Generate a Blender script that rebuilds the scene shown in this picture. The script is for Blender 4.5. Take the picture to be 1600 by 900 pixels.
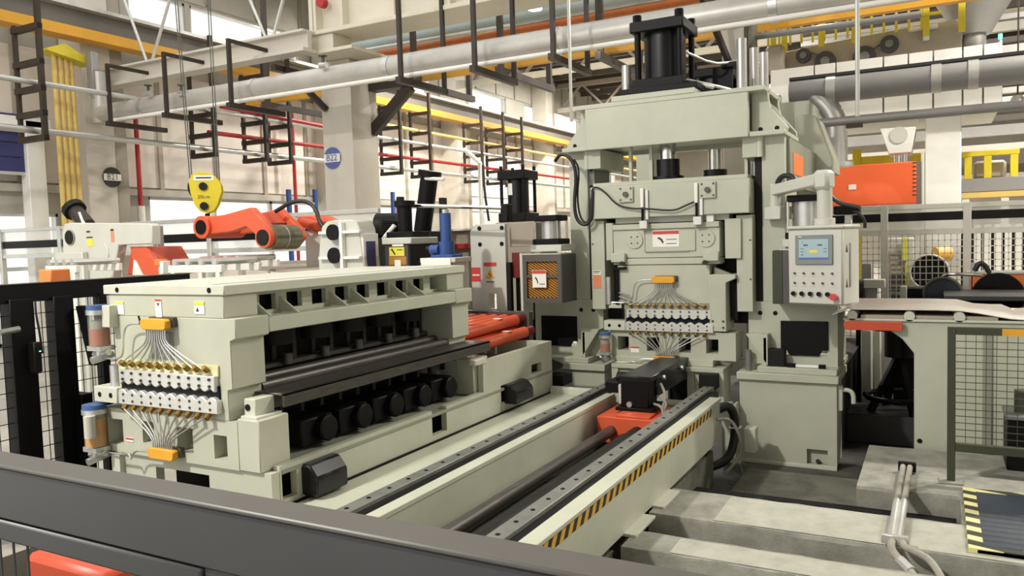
import bpy, math, random
from mathutils import Vector, Matrix
random.seed(7)
for o in list(bpy.data.objects): bpy.data.objects.remove(o, do_unlink=True)
SC = bpy.context.scene
COL = SC.collection

# ------------------------------------------------------------------ camera
F = 1232.83
R3 = Matrix(((0.8805068, -0.0026915, 0.4740259), (0.4730581, 0.0691064, -0.8783168), (-0.0303942, 0.9976057, 0.0621219)))
EYE = Vector((0, 0, 2.2))
cam = bpy.data.cameras.new('camera'); cam.sensor_width = 36; cam.lens = F / 1600 * 36; cam.clip_start = .05; cam.clip_end = 300
camo = bpy.data.objects.new('camera', cam); COL.objects.link(camo)
camo.matrix_world = Matrix.Translation(EYE) @ R3.to_4x4()
SC.camera = camo

# ------------------------------------------------------------------ sky and exposure
w = bpy.data.worlds.new('overcast_sky'); SC.world = w; w.use_nodes = True
wb = w.node_tree.nodes['Background']; wb.inputs[0].default_value = (1.0, .985, .95, 1); wb.inputs[1].default_value = 1.4
SC.view_settings.view_transform = 'Standard'; SC.view_settings.look = 'None'
SC.view_settings.exposure = 0.1; SC.view_settings.gamma = 1; SC.view_settings.use_curve_mapping = False

def lamp_light(x, y, z, e=900):              # overhead area light without a fixture
    l = bpy.data.lights.new('overhead_light', 'AREA'); l.shape = 'DISK'; l.size = .6; l.energy = e; l.color = (1, .95, .86)
    o = bpy.data.objects.new('overhead_light', l); COL.objects.link(o); o.location = (x, y, z)

# ------------------------------------------------------------------ helpers
def ray(px, py): return R3 @ Vector(((px - 800) / F, -(py - 450) / F, -1.0))
def onp(px, py, ax, v):                      # point of the place that is seen at a pixel, at a known distance plane
    d = ray(px, py); t = (v - EYE[ax]) / d[ax]; return EYE + d * t
def PX(px, py, x): return onp(px, py, 0, x)
def PY(px, py, y): return onp(px, py, 1, y)
def PZ(px, py, z): return onp(px, py, 2, z)
def rY(x0, y0, x1, y1, Y):
    xm, ym = (x0 + x1) / 2, (y0 + y1) / 2
    return PY(x0, ym, Y).x, PY(x1, ym, Y).x, PY(xm, y1, Y).z, PY(xm, y0, Y).z

class MB:
    def __init__(s): s.v = []; s.f = []
    def box(s, x0, x1, y0, y1, z0, z1):
        if x0 > x1: x0, x1 = x1, x0
        if y0 > y1: y0, y1 = y1, y0
        if z0 > z1: z0, z1 = z1, z0
        n = len(s.v)
        s.v += [(x0,y0,z0),(x1,y0,z0),(x1,y1,z0),(x0,y1,z0),(x0,y0,z1),(x1,y0,z1),(x1,y1,z1),(x0,y1,z1)]
        s.f += [tuple(n+i for i in q) for q in ((0,3,2,1),(4,5,6,7),(0,1,5,4),(1,2,6,5),(2,3,7,6),(3,0,4,7))]
        return s
    def bar(s, p, q, a, b=None, up=(0,0,1)):     # rectangular bar from p to q, a wide, b high
        b = a if b is None else b; p = Vector(p); q = Vector(q); d = (q - p).normalized(); u = Vector(up)
        if abs(d.dot(u)) > .98: u = Vector((0,1,0))
        r = d.cross(u).normalized() * (a / 2); t = r.cross(d).normalized() * (b / 2); n = len(s.v)
        for c in (p, q): s.v += [tuple(c + k) for k in (-r - t, r - t, r + t, -r + t)]
        s.f += [tuple(n+i for i in k) for k in ((0,1,5,4),(1,2,6,5),(2,3,7,6),(3,0,4,7),(3,2,1,0),(4,5,6,7))]
        return s
    def cyl(s, p, q, r, n=16, r2=None, cap=True):
        p = Vector(p); q = Vector(q); d = (q - p).normalized(); r2 = r if r2 is None else r2
        u = Vector((0,0,1)) if abs(d.z) < .9 else Vector((1,0,0)); a = d.cross(u).normalized(); b = d.cross(a); m = len(s.v)
        for c, k in ((p, r), (q, r2)):
            for i in range(n):
                t = 2 * math.pi * i / n; s.v.append(tuple(c + (a * math.cos(t) + b * math.sin(t)) * k))
        for i in range(n): j = (i + 1) % n; s.f.append((m+i, m+n+i, m+n+j, m+j))
        if cap: s.f += [tuple(m+i for i in range(n)), tuple(m+n+i for i in reversed(range(n)))]
        return s
    def tube(s, pts, r, n=8, sub=0):
        P = [Vector(p) for p in pts]
        for _ in range(sub):
            Q = [P[0]]
            for a, b in zip(P, P[1:]): Q += [a * .75 + b * .25, a * .25 + b * .75]
            P = Q + [P[-1]]
        m = len(s.v); prev = None
        for i, p in enumerate(P):
            d = ((P[i+1] if i + 1 < len(P) else p) - (P[i-1] if i else p)).normalized()
            if prev is None: u = Vector((0,0,1)) if abs(d.z) < .9 else Vector((1,0,0)); a = d.cross(u).normalized()
            else: a = (prev - d * prev.dot(d)).normalized()
            prev = a; b = d.cross(a)
            for k in range(n):
                t = 2 * math.pi * k / n; s.v.append(tuple(p + (a * math.cos(t) + b * math.sin(t)) * r))
        for i in range(len(P) - 1):
            for k in range(n): j = (k + 1) % n; s.f.append((m+i*n+k, m+(i+1)*n+k, m+(i+1)*n+j, m+i*n+j))
        e = m + (len(P) - 1) * n
        s.f += [tuple(m+k for k in range(n)), tuple(e+k for k in reversed(range(n)))]
        return s
    def prism(s, pts, ax, a, b):                 # polygon in the two other axes (order kept), from a to b along axis ax
        n = len(pts); m = len(s.v)
        area = sum(pts[i][0]*pts[(i+1)%n][1] - pts[(i+1)%n][0]*pts[i][1] for i in range(n))
        if area < 0: pts = pts[::-1]
        if a > b: a, b = b, a
        for c in (a, b):
            for p in pts: s.v.append((c,p[0],p[1]) if ax == 0 else (p[0],c,p[1]) if ax == 1 else (p[0],p[1],c))
        lo = tuple(m+i for i in range(n)); hi = tuple(m+n+i for i in range(n)); flip = ax != 1
        s.f.append(lo[::-1] if flip else lo); s.f.append(hi if flip else hi[::-1])
        for i in range(n):
            j = (i + 1) % n; q = (m+i, m+j, m+n+j, m+n+i); s.f.append(q if flip else q[::-1])
        return s
    def holed(s, ax, d0, d1, rect, holes):       # plate with rectangular holes; rect and holes are (a0,a1,b0,b1) in the two other axes
        us = sorted({rect[0], rect[1], *[min(max(h[i], rect[0]), rect[1]) for h in holes for i in (0, 1)]})
        vs = sorted({rect[2], rect[3], *[min(max(h[i], rect[2]), rect[3]) for h in holes for i in (2, 3)]})
        solid = lambda i, j: 0 <= i < len(us)-1 and 0 <= j < len(vs)-1 and not any(h[0] <= (us[i]+us[i+1])/2 <= h[1] and h[2] <= (vs[j]+vs[j+1])/2 <= h[3] for h in holes)
        P = lambda d, u, v: (d,u,v) if ax == 0 else (u,d,v) if ax == 1 else (u,v,d)
        def quad(*q): n = len(s.v); s.v += list(q); s.f.append((n, n+1, n+2, n+3))
        for i in range(len(us)-1):
            for j in range(len(vs)-1):
                if not solid(i, j): continue
                u0, u1, v0, v1 = us[i], us[i+1], vs[j], vs[j+1]
                quad(P(d0,u0,v0), P(d0,u1,v0), P(d0,u1,v1), P(d0,u0,v1)); quad(P(d1,u0,v0), P(d1,u0,v1), P(d1,u1,v1), P(d1,u1,v0))
                if not solid(i-1, j): quad(P(d0,u0,v0), P(d0,u0,v1), P(d1,u0,v1), P(d1,u0,v0))
                if not solid(i+1, j): quad(P(d0,u1,v0), P(d1,u1,v0), P(d1,u1,v1), P(d0,u1,v1))
                if not solid(i, j-1): quad(P(d0,u0,v0), P(d1,u0,v0), P(d1,u1,v0), P(d0,u1,v0))
                if not solid(i, j+1): quad(P(d0,u0,v1), P(d0,u1,v1), P(d1,u1,v1), P(d1,u0,v1))
        return s

ORG = {}
def org(o):
    while o is not None and o.parent is not None: o = o.parent
    return ORG.get(o.name, Vector()) if o is not None else Vector()
def thing(name, label, cat, loc=(0,0,0), group=None):
    o = bpy.data.objects.new(name, None); COL.objects.link(o); o.location = loc; o.empty_display_size = .1
    ORG[o.name] = Vector(loc); o['label'] = label; o['category'] = cat
    if group: o['group'] = group
    return o
def build(name, mat, parent, mb, bev=0, label=None, stuff=False):
    off = org(parent); me = bpy.data.meshes.new(name)
    me.from_pydata([tuple(Vector(v) - off) for v in mb.v], [], mb.f); me.materials.append(M[mat])
    me.polygons.foreach_set('use_smooth', [True] * len(me.polygons)); me.update(); me.set_sharp_from_angle(angle=.6)
    o = bpy.data.objects.new(name, me); COL.objects.link(o); o.parent = parent
    if bev: m = o.modifiers.new('bevel', 'BEVEL'); m.width = bev; m.segments = 1; m.limit_method = 'ANGLE'
    if label: o['label'] = label
    if stuff: o['kind'] = 'stuff'
    return o
def bx(name, mat, parent, x0, x1, y0, y1, z0, z1, bev=.004, **k): return build(name, mat, parent, MB().box(x0,x1,y0,y1,z0,z1), bev, **k)
def cy(name, mat, parent, p, q, r, n=20, **k): return build(name, mat, parent, MB().cyl(p, q, r, n), **k)
def tag(o, label, cat, group=None, kind=None):
    if kind: o['kind'] = kind
    if label: o['label'] = label
    if cat: o['category'] = cat
    if group: o['group'] = group
    return o
def struct(o): o['kind'] = 'structure'; return o
def again(root, d, label=None):                  # copy of a thing with its parts, moved by d
    def cp(o, par):
        c = o.copy(); COL.objects.link(c); c.parent = par
        for ch in list(o.children): cp(ch, c)
        return c
    r = cp(root, None); r.location = Vector(root.location) + Vector(d); ORG[r.name] = Vector(r.location)
    if label: r['label'] = label
    return r
def twin(o, d):                                  # copy of a part that shares its mesh, beside it under the same parent
    c = o.copy(); COL.objects.link(c); c.parent = o.parent; c.location = Vector(o.location) + Vector(d); return c
def text(name, s, mat, parent, loc, size, face='y', ex=.001):
    cu = bpy.data.curves.new(name, 'FONT'); cu.body = s; cu.size = size; cu.align_x = 'CENTER'; cu.align_y = 'CENTER'; cu.extrude = ex; cu.resolution_u = 2
    t = bpy.data.objects.new('tmp', cu); COL.objects.link(t); bpy.context.view_layer.update()
    me = bpy.data.meshes.new_from_object(t.evaluated_get(bpy.context.evaluated_depsgraph_get())); bpy.data.objects.remove(t)
    me.materials.clear(); me.materials.append(M[mat]); me.name = name
    o = bpy.data.objects.new(name, me); COL.objects.link(o); o.parent = parent; o.location = Vector(loc) - org(parent)
    o.rotation_euler = (math.pi/2, 0, 0 if face == 'y' else math.pi/2)
    return o

# ------------------------------------------------------------------ materials
M = {}
def lin(h):
    c = [int(h[i:i+2], 16) / 255 for i in (1, 3, 5)]
    return [x / 12.92 if x <= .04045 else ((x + .055) / 1.055) ** 2.4 for x in c]
def mat(name, hx, rough=.5, metal=0, var=.12, scale=3, bump=0, bscale=40, hx2=None, spec=.5, aniso=None):
    m = bpy.data.materials.new(name); m.use_nodes = True; nt = m.node_tree; b = nt.nodes['Principled BSDF']; N = nt.nodes.new; L = nt.links.new
    b.inputs['Roughness'].default_value = rough; b.inputs['Metallic'].default_value = metal; b.inputs['Specular IOR Level'].default_value = spec
    tc = N('ShaderNodeTexCoord'); nz = N('ShaderNodeTexNoise'); nz.inputs['Scale'].default_value = scale; nz.inputs['Detail'].default_value = 6; nz.inputs['Roughness'].default_value = .65
    if aniso:
        mp = N('ShaderNodeMapping'); mp.inputs['Scale'].default_value = aniso; L(tc.outputs['Object'], mp.inputs[0]); L(mp.outputs[0], nz.inputs['Vector'])
    else: L(tc.outputs['Object'], nz.inputs['Vector'])
    cr = N('ShaderNodeValToRGB'); c = lin(hx); c2 = lin(hx2) if hx2 else [x * (1 - var * 2) for x in c]
    cr.color_ramp.elements[0].color = (*c2, 1); cr.color_ramp.elements[1].color = (*[min(1, x * (1 + (0 if hx2 else var * .6))) for x in c], 1)
    cr.color_ramp.elements[0].position = .3; cr.color_ramp.elements[1].position = .62
    L(nz.outputs[0], cr.inputs[0]); L(cr.outputs[0], b.inputs['Base Color'])
    if bump:
        n2 = N('ShaderNodeTexNoise'); n2.inputs['Scale'].default_value = bscale; n2.inputs['Detail'].default_value = 5; L(tc.outputs['Object'], n2.inputs['Vector'])
        bp = N('ShaderNodeBump'); bp.inputs['Strength'].default_value = bump; bp.inputs['Distance'].default_value = .02; L(n2.outputs[0], bp.inputs['Height']); L(bp.outputs[0], b.inputs['Normal'])
    M[name] = m; return b
mat('green', '#B9BBA9', .42, 0, .05, 2)
mat('green_light', '#C6C8B8', .42, 0, .04, 2)
mat('green_grey', '#8D9080', .45, 0, .06, 2)
mat('greywhite', '#C6C6BC', .45, 0, .04, 2)
mat('white', '#E9E8E2', .4, 0, .03, 2)
mat('panel_white', '#C6C5BC', .4, 0, .02, 2)
mat('cream', '#DDD6C4', .5, 0, .04, 1)
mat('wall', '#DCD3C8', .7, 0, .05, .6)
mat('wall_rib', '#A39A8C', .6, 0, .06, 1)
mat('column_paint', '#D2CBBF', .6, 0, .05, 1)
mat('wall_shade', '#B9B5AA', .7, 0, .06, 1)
mat('black', '#0D0C0E', .5, 0, .1, 4, spec=.2)
mat('black_gloss', '#121216', .3, 0, .1, 4, spec=.35)
mat('blackish', '#1C1B18', .6, 0, .15, 4, spec=.25)
mat('dark_steel', '#5C5853', .4, .6, .2, 6, aniso=(30, 1, 30))
mat('rail_steel', '#7C7D77', .45, .3, .12, 5)
mat('rack', '#33291F', .55, 0, .12, 3)
mat('olive', '#3A3D2C', .5, 0, .08, 3)
mat('guard_grey', '#55524E', .42, 0, .05, 1.5)
mat('strut_dark', '#2A2929', .5, .2, .1, 4)
mat('guard_face', '#3F3F40', .45, 0, .06, 1.5)
mat('orange', '#DA5C38', .45, 0, .05, 2)
mat('orange_red', '#C04A2C', .45, 0, .05, 2)
mat('orange_panel', '#F26A3A', .4, 0, .04, 1)
mat('sticker_orange', '#F0803C', .5, 0, .05, 9)
mat('sticker_salmon', '#E08A66', .5, 0, .05, 9)
mat('amber', '#E2A22A', .45, 0, .06, 4)
mat('mesh_orange', '#B07A2C', .5, 0, .08, 5)
mat('yellow', '#D9C52A', .45, 0, .06, 3)
mat('runway_yellow', '#DBA02C', .5, 0, .08, 1)
mat('cream_yellow', '#D8D4A2', .5, 0, .06, 6)
mat('label_yellow', '#DCD64A', .5, 0, .03, 8)
mat('tube_yellow', '#DDBE6C', .5, 0, .06, 2)
mat('red', '#B32A2C', .5, 0, .08, 2)
mat('dark_red', '#6E1B1C', .5, 0, .08, 2)
mat('sign_red', '#C8423C', .5, 0, .03, 8)
mat('paper', '#EDEBE4', .6, 0, .03, 9)
mat('ink', '#35332F', .6, 0, .05, 9)
mat('blue', '#2E4C8C', .4, 0, .06, 3)
mat('navy', '#33366A', .6, 0, .08, 2)
mat('lid_blue', '#3D5F92', .4, 0, .05, 3)
mat('plate_blue', '#5768A8', .5, 0, .05, 3)
mat('silver', '#C9C9C6', .33, .75, .06, 3)
mat('pipe_grey', '#BEBBB4', .4, .35, .08, 1.5)
mat('lamp_white', '#F2EEE6', .35, 0, .02, 2)
mat('duct_grey', '#9A9896', .42, .25, .06, 1)
mat('chrome', '#DADAD8', .15, 1, .03, 4)
mat('alu', '#CFCFCA', .38, .55, .05, 3)
mat('alu_white', '#E6E4DA', .4, .1, .04, 3)
mat('steel_plate', '#D8D8D2', .35, .45, .06, 12)
mat('sheet', '#DDD7CF', .3, .8, .08, 2, aniso=(1, 14, 1))
mat('hose', '#1A1A1A', .5, 0, .1, 6)
mat('hose_grey', '#9A968A', .6, 0, .15, 6)
mat('oil', '#A5562C', .3, 0, .08, 5)
mat('grease', '#CC9038', .3, 0, .08, 5)
mat('brass', '#9C7A34', .35, .8, .1, 8)
mat('roll_steel', '#8C8A78', .32, .8, .1, 2, aniso=(1, 20, 1))
mat('tan', '#A49A8B', .6, 0, .05, 2)
mat('concrete', '#96958A', .9, 0, .2, 5, .2, 90, hx2='#74746A')
mat('screed', '#ABAA9D', .9, 0, .1, 7, .15, 90, hx2='#989789')
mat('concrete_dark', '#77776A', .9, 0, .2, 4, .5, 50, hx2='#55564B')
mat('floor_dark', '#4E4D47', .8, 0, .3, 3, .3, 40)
mat('floor_hall', '#9A978C', .6, 0, .12, 1)
mat('roof_deck', '#8E8980', .6, .2, .08, 1)
mat('roof_dark', '#5C564F', .7, 0, .1, 1)
mat('steel_dark', '#4C4540', .6, 0, .1, 1)
mat('runway_grey', '#6E6B66', .6, 0, .08, 1)
mat('blue_pipe', '#A9B6B6', .45, .2, .06, 1)
mat('orange_pipe', '#B8652C', .5, 0, .1, 2)
mat('bolt', '#54544E', .4, .6, .1, 9)
mat('screen', '#A9C6CE', .25, 0, .03, 6)
mat('screen_frame', '#7E8684', .4, 0, .04, 6)
mat('motor_blue', '#2A3440', .4, 0, .1, 4)
def emis(name, col, st):
    m = bpy.data.materials.new(name); m.use_nodes = True; b = m.node_tree.nodes['Principled BSDF']
    b.inputs['Base Color'].default_value = (*col, 1); b.inputs['Emission Color'].default_value = (*col, 1); b.inputs['Emission Strength'].default_value = st; M[name] = m
emis('lamp_glow', (1, .97, .9), 12)
emis('led_green', (.1, .9, .5), 3)
emis('screen_glow', (.32, .44, .48), .06)
def glassy(name, col, alpha, rough=.05):
    m = bpy.data.materials.new(name); m.use_nodes = True; nt = m.node_tree; nt.nodes.clear(); N = nt.nodes.new; L = nt.links.new
    o = N('ShaderNodeOutputMaterial'); mx = N('ShaderNodeMixShader'); t = N('ShaderNodeBsdfTransparent'); p = N('ShaderNodeBsdfPrincipled')
    p.inputs['Base Color'].default_value = (*col, 1); p.inputs['Roughness'].default_value = rough; t.inputs[0].default_value = (1, 1, 1, 1)
    mx.inputs[0].default_value = alpha; L(t.outputs[0], mx.inputs[1]); L(p.outputs[0], mx.inputs[2]); L(mx.outputs[0], o.inputs[0]); M[name] = m
glassy('glass', (.9, .93, .93), .12)
glassy('clear_plastic', (.8, .82, .76), .14, .15)
glassy('polycarbonate', (.85, .86, .82), .4, .2)
def stripes(name, ha, hb, d, per):
    b = mat(name, ha); nt = M[name].node_tree; N = nt.nodes.new; L = nt.links.new
    tc = N('ShaderNodeTexCoord'); dp = N('ShaderNodeVectorMath'); dp.operation = 'DOT_PRODUCT'; dp.inputs[1].default_value = d; L(tc.outputs['Object'], dp.inputs[0])
    mu = N('ShaderNodeMath'); mu.operation = 'MULTIPLY'; mu.inputs[1].default_value = 1 / per; L(dp.outputs['Value'], mu.inputs[0])
    fr = N('ShaderNodeMath'); fr.operation = 'FRACT'; L(mu.outputs[0], fr.inputs[0]); gt = N('ShaderNodeMath'); gt.operation = 'GREATER_THAN'; gt.inputs[1].default_value = .5; L(fr.outputs[0], gt.inputs[0])
    mx = N('ShaderNodeMix'); mx.data_type = 'RGBA'; mx.inputs[6].default_value = (*lin(ha), 1); mx.inputs[7].default_value = (*lin(hb), 1)
    L(gt.outputs[0], mx.inputs[0]); L(mx.outputs[2], b.inputs['Base Color'])
stripes('hazard', '#D2A432', '#1B1712', (0, 1, -.7), .105)
stripes('hazard_plate', '#D8D293', '#2E2F22', (.35, 1, 0), .16)
# ------------------------------------------------------------------ the hall: floor, pit, foundations
fl = struct(build('floor', 'floor_hall', None, MB().box(-17, -5.0, -2, 50, -.3, .36).box(-5.0, 20, 12.5, 50, -.3, .36).box(2.6, 20, -2, 12.5, -.3, .36)))
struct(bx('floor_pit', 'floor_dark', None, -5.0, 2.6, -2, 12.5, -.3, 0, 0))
def slab(label, x0, x1, y0, y1, zt, seed, mat_='concrete', scr=None):
    rnd = random.Random(seed); n = max(2, int((x1 - x0) / .12)); mb = MB(); top = []
    for i in range(n + 1):
        x = x0 + (x1 - x0) * i / n
        top.append((x, y0 + rnd.uniform(-.005, .007), y1 + rnd.uniform(-.006, .005), zt + rnd.uniform(-.002, .002)))
    for x, a, b, z in top: mb.v += [(x, a + .012, 0), (x, a + .012, z - .02), (x, a + .012 + rnd.uniform(.004, .02), z), (x, b, z), (x, b, 0)]
    for i in range(n):
        for k in range(4): q = i * 5 + k; mb.f.append((q, q + 5, q + 6, q + 1))
    mb.f += [(4, 3, 2, 1, 0), tuple(n * 5 + k for k in range(5))]
    o = build('foundation_block', mat_, None, mb)
    if scr: bx('screed', 'screed', o, scr, x1, y0 + .04, y1 - .03, zt + .001, zt + .006, .003)
    return tag(o, label, 'foundation', 'concrete foundation blocks in the pit', )
slab('long pale concrete foundation beam crossed by two pipes in front of press', -1.67, 2.6, 4.88, 5.45, .37, 1, scr=-1.25)
slab('lower right concrete foundation beam nearest the camera', -1.64, 2.6, 4.27, 4.57, .37, 2, scr=-1.35)
slab('short concrete foundation block between trench and fence post', -.5, .14, 5.99, 7.2, .37, 3)
slab('concrete foundation apron under the striped cover plate', .14, 2.6, 5.45, 7.2, .372, 4)
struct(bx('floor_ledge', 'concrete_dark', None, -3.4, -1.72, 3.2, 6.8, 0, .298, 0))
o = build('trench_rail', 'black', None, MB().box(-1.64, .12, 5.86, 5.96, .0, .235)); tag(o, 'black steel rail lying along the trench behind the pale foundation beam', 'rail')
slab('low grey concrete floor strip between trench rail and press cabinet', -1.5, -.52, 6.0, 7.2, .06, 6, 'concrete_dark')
# ------------------------------------------------------------------ left wall
WX = -16.0
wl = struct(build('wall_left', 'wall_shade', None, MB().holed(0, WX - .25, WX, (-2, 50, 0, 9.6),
     [(12.15, 23.6, 1.7, 3.42), (8.5, 11.7, 7.2, 8.1), (11.9, 13.45, 7.2, 8.1), (13.6, 17.2, 7.2, 8.1), (18.9, 23.9, 7.2, 8.1), (24.7, 29.6, 7.2, 8.1), (31.3, 37.5, 7.2, 8.1), (6.0, 10.0, .4, 3.0)])))
seams = [6.0 + 1.62 * i for i in range(27)]
for i, (a, b) in enumerate(zip(seams, seams[1:])):
    if a < 25.5 < b + 3 and 25 < a < 29.5: continue
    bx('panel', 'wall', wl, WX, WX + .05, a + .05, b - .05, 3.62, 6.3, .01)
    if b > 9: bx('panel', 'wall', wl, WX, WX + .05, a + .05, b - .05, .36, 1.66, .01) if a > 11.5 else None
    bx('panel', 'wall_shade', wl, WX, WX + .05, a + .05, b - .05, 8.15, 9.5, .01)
for y in seams:
    if 25.4 < y < 30.3: continue
    bx('rib', 'wall_rib', wl, WX, WX + .09, y - .06, y + .06, 3.58, 7.05, 0); bx('rib', 'wall_rib', wl, WX, WX + .09, y - .06, y + .06, 8.2, 9.5, 0)
bx('girt', 'wall_shade', wl, WX, WX + .16, 11.4, 50, 3.42, 3.58, .01)
bx('girt', 'wall_shade', wl, WX, WX + .16, 4, 11.4, 3.42, 3.58, .01)
def window(n, y0, y1, z0, z1, cols, rows):
    fr = MB()
    for i in range(cols + 1): y = y0 + (y1 - y0) * i / cols; fr.box(WX - .12, WX - .02, y - .05, y + .05, z0, z1)
    for z in rows: fr.box(WX - .12, WX - .02, y0, y1, z - .04, z + .04)
    o = struct(build('window_%d' % n, 'alu', None, fr))
    for i in range(cols):
        a, b = y0 + (y1 - y0) * i / cols + .05, y0 + (y1 - y0) * (i + 1) / cols - .05
        bx('pane', 'glass', o, WX - .08, WX - .07, a, b, z0, z1, 0)
    return o
window(1, 12.15, 23.6, 1.7, 3.42, 6, (1.72, 2.45, 3.4))
for i, (a, b) in enumerate([(8.5, 11.7), (11.9, 13.45), (13.6, 17.2), (18.9, 23.9), (24.7, 29.6), (31.3, 37.5)]): window(2 + i, a, b, 7.2, 8.1, 1, (7.22, 8.08))
window(8, 6.0, 10.0, .4, 3.0, 3, (.42, 1.9, 2.98))
# wall columns
for i, y in enumerate([10.75, 18.3, 25.0, 32.5, 40]):
    t = thing('wall_column', ['cream wall column carrying a dark round bay sign', 'cream wall column hidden behind the free-standing column', 'pinkish wall column left of the white shutter door', 'wall column right of the white shutter door', 'farthest wall column towards the end of the hall'][i], 'column', (WX + .4, y, .36), 'columns along the left wall')
    bx('shaft', 'column_paint', t, WX + .05, WX + .75, y - .55, y + .1, .36, 9.4, .01); bx('flange', 'wall_rib', t, WX + .05, WX + .7, y + .1, y + .42, .36, 9.4, .01)
    if i == 0:
        p = PX(176, 277, WX + .78); q = cy('bay_sign', 'ink', t, (p.x - .03, p.y, p.z), (p.x, p.y, p.z), .21, 28); bx('band', 'paper', q, p.x, p.x + .004, p.y - .2, p.y + .2, p.z - .07, p.z + .07, 0); text('lettering', 'B21', 'ink', t, (p.x + .006, p.y, p.z), .17, 'x')
# free-standing column with blue bay sign
t = thing('hall_column', 'free-standing cream column with blue round bay sign and pipe bracket', 'column', (-9.8, 11.8, .36))
TOP = PY(500, 78, 10.9).z - .065; TOP2 = PY(570, 32, 10.9).z - .085
c0, c1 = PY(510, 250, 11.5).x, PY(553, 250, 11.5).x
build('shaft', 'column_paint', t, MB().box(c0, c1, 11.5, 12.25, .36, TOP), .015)
bx('flange', 'column_paint', t, c0 - .02, c1 + .02, 11.46, 11.5, .36, TOP, .005)
p = PY(519, 247, 11.44); q = cy('bay_sign', 'plate_blue', t, (p.x, 11.46, p.z), (p.x, 11.44, p.z), .2, 28); bx('band', 'paper', q, p.x - .19, p.x + .19, 11.43, 11.44, p.z - .075, p.z + .075, 0); text('lettering', 'B22', 'plate_blue', t, (p.x, 11.425, p.z), .17)
build('bracket', 'rack', t, MB().bar((c0 + .1, 11.45, PY(520, 170, 11.45).z), (c0 - .15, 10.7, 5.35), .09, .09).box(c0 - .25, c0 - .15, 10.45, 11.5, 5.28, 5.38), 0)
build('arm', 'rack', t, MB().box(c1, c1 + 1.05, 12.0, 12.25, 5.05, 5.4).bar((c1 - .02, 12.1, 4.3), (c1 + .9, 12.1, 5.05), .12, .2), 0)
t = thing('hall_column', 'grey free-standing column behind the press cylinder with slanted bracket', 'column', (-2.6, 11.8, .36))
c2, c3 = PY(1128, 100, 11.5).x, PY(1163, 100, 11.5).x
bx('shaft', 'column_paint', t, c2, c3, 11.5, 12.2, .36, TOP2, .015); bx('flange', 'olive', t, c3, c3 + .05, 11.52, 12.2, .36, TOP2, .01)
build('bracket', 'rack', t, MB().bar((c2 - .1, 10.7, 5.45), (c2 + .2, 11.45, 4.35), .07, .07).box(c2 - .15, c2 - .05, 10.4, 11.5, 5.35, 5.45), 0)
# ------------------------------------------------------------------ roof, crane runway, far wall
rf = struct(build('ceiling', 'roof_deck', None, MB().box(-17, 20, 13.2, 50, 9.6, 9.75).box(-3.5, 20, -9, 13.2, 9.6, 9.75)))  # near half is unseen, shaped to darken the right and leave the left open
struct(bx('blocking_wall_back', 'wall_shade', None, -2.5, 14, -9.3, -9, 0, 9.6, 0))  # unseen wall added to cut the sky light from behind
for x, y in ((-12, 20), (-5, 20), (3, 19), (-12, 30), (-4, 30), (5, 29), (-12, 40), (0, 40)): lamp_light(x, y, 8.9)
for x, y, e in ((3.8, 11.4, 800), (7.5, 11.6, 900), (.6, 4.5, 50), (-6, -2, 1300)): lamp_light(x, y, 8.9, e)  # last lamp is added out of view to brighten faces turned to the camera
for i in range(24): bx('purlin', 'roof_dark' if i % 3 else 'steel_dark', rf, -16, 20, 13.5 + i * 1.5, 13.62 + i * 1.5, 9.3, 9.6, 0)
for i in range(13): bx('deck_rib', 'wall_shade', rf, -15 + i * 2.7, -14.9 + i * 2.7, 13.2, 50, 9.5, 9.6, 0)
for k, y in enumerate((18, 26, 34, 42)):
    t = thing('roof_truss', ['nearest', 'second', 'third', 'farthest'][k] + ' steel roof truss spanning the hall above the pipes', 'truss', (0, y, 8), 'roof trusses')
    bx('bottom_chord', 'cream' if k else 'wall_rib', t, -15.6, 20, y - .09, y + .09, 8.0, 8.2, 0); bx('top_chord', 'wall_rib', t, -15.6, 20, y - .09, y + .09, 9.1, 9.3, 0)
    mb = MB()
    for j in range(16): x = -15.5 + j * 2.2; mb.bar((x, y, 8.1), (x + 1.1, y, 9.2), .09).bar((x + 1.1, y, 9.2), (x + 2.2, y, 8.1), .09)
    build('web', 'wall_rib', t, mb)
struct(bx('wall_far', 'wall_rib', None, -17, 20, 50, 50.3, 0, 9.7, 0))
wr = struct(bx('blocking_wall_right', 'wall_shade', None, 14, 14.3, -3, 50, 0, 9.7, 0))  # unseen wall added to keep sky light off the right-hand faces
t = thing('crane_runway', 'grey and yellow crane runway beam along the left wall', 'crane runway', (-15, 20, 6.4))
bx('flange', 'runway_yellow', t, -15.15, -14.75, 4, 48, 6.38, 6.58, 0); bx('web', 'runway_grey', t, -15.02, -14.9, 4, 48, 6.58, 6.95, 0); bx('rail', 'alu', t, -15.25, -14.7, 4, 48, 6.95, 7.02, 0)
# ------------------------------------------------------------------ pipes, hangers and beams overhead
def xpipe(name, mat_, label, y, z, r, x0=-15.5, x1=9, cat='pipe', **k):
    t = thing(name, label, cat, ((x0 + x1) / 2, y, z)); cy('barrel', mat_, t, (x0, y, z), (x1, y, z), r, 20, **k); return t
QY = 10.2; pz = PY(700, 90, QY).z
t = xpipe('silver_pipe', 'pipe_grey', 'large silver pipe carried on black hangers above the machines', QY, pz - .02, .185, -14.7)
cy('elbow', 'pipe_grey', t, (-14.7, QY, pz + .8), (-14.7, QY, pz - .2), .17, 20)
for k in range(8): x = -13.4 + k * 2.9; cy('clamp', 'silver', t, (x, QY, pz - .02), (x + .1, QY, pz - .02), .195, 20)
xpipe('pipe_highlight', 'lamp_white', 'thin white rod as the bright lower edge of the large silver pipe', QY - .13, pz - .2, .035, -14.2)  # white rod stands in for the highlight along the pipe's underside
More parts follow.
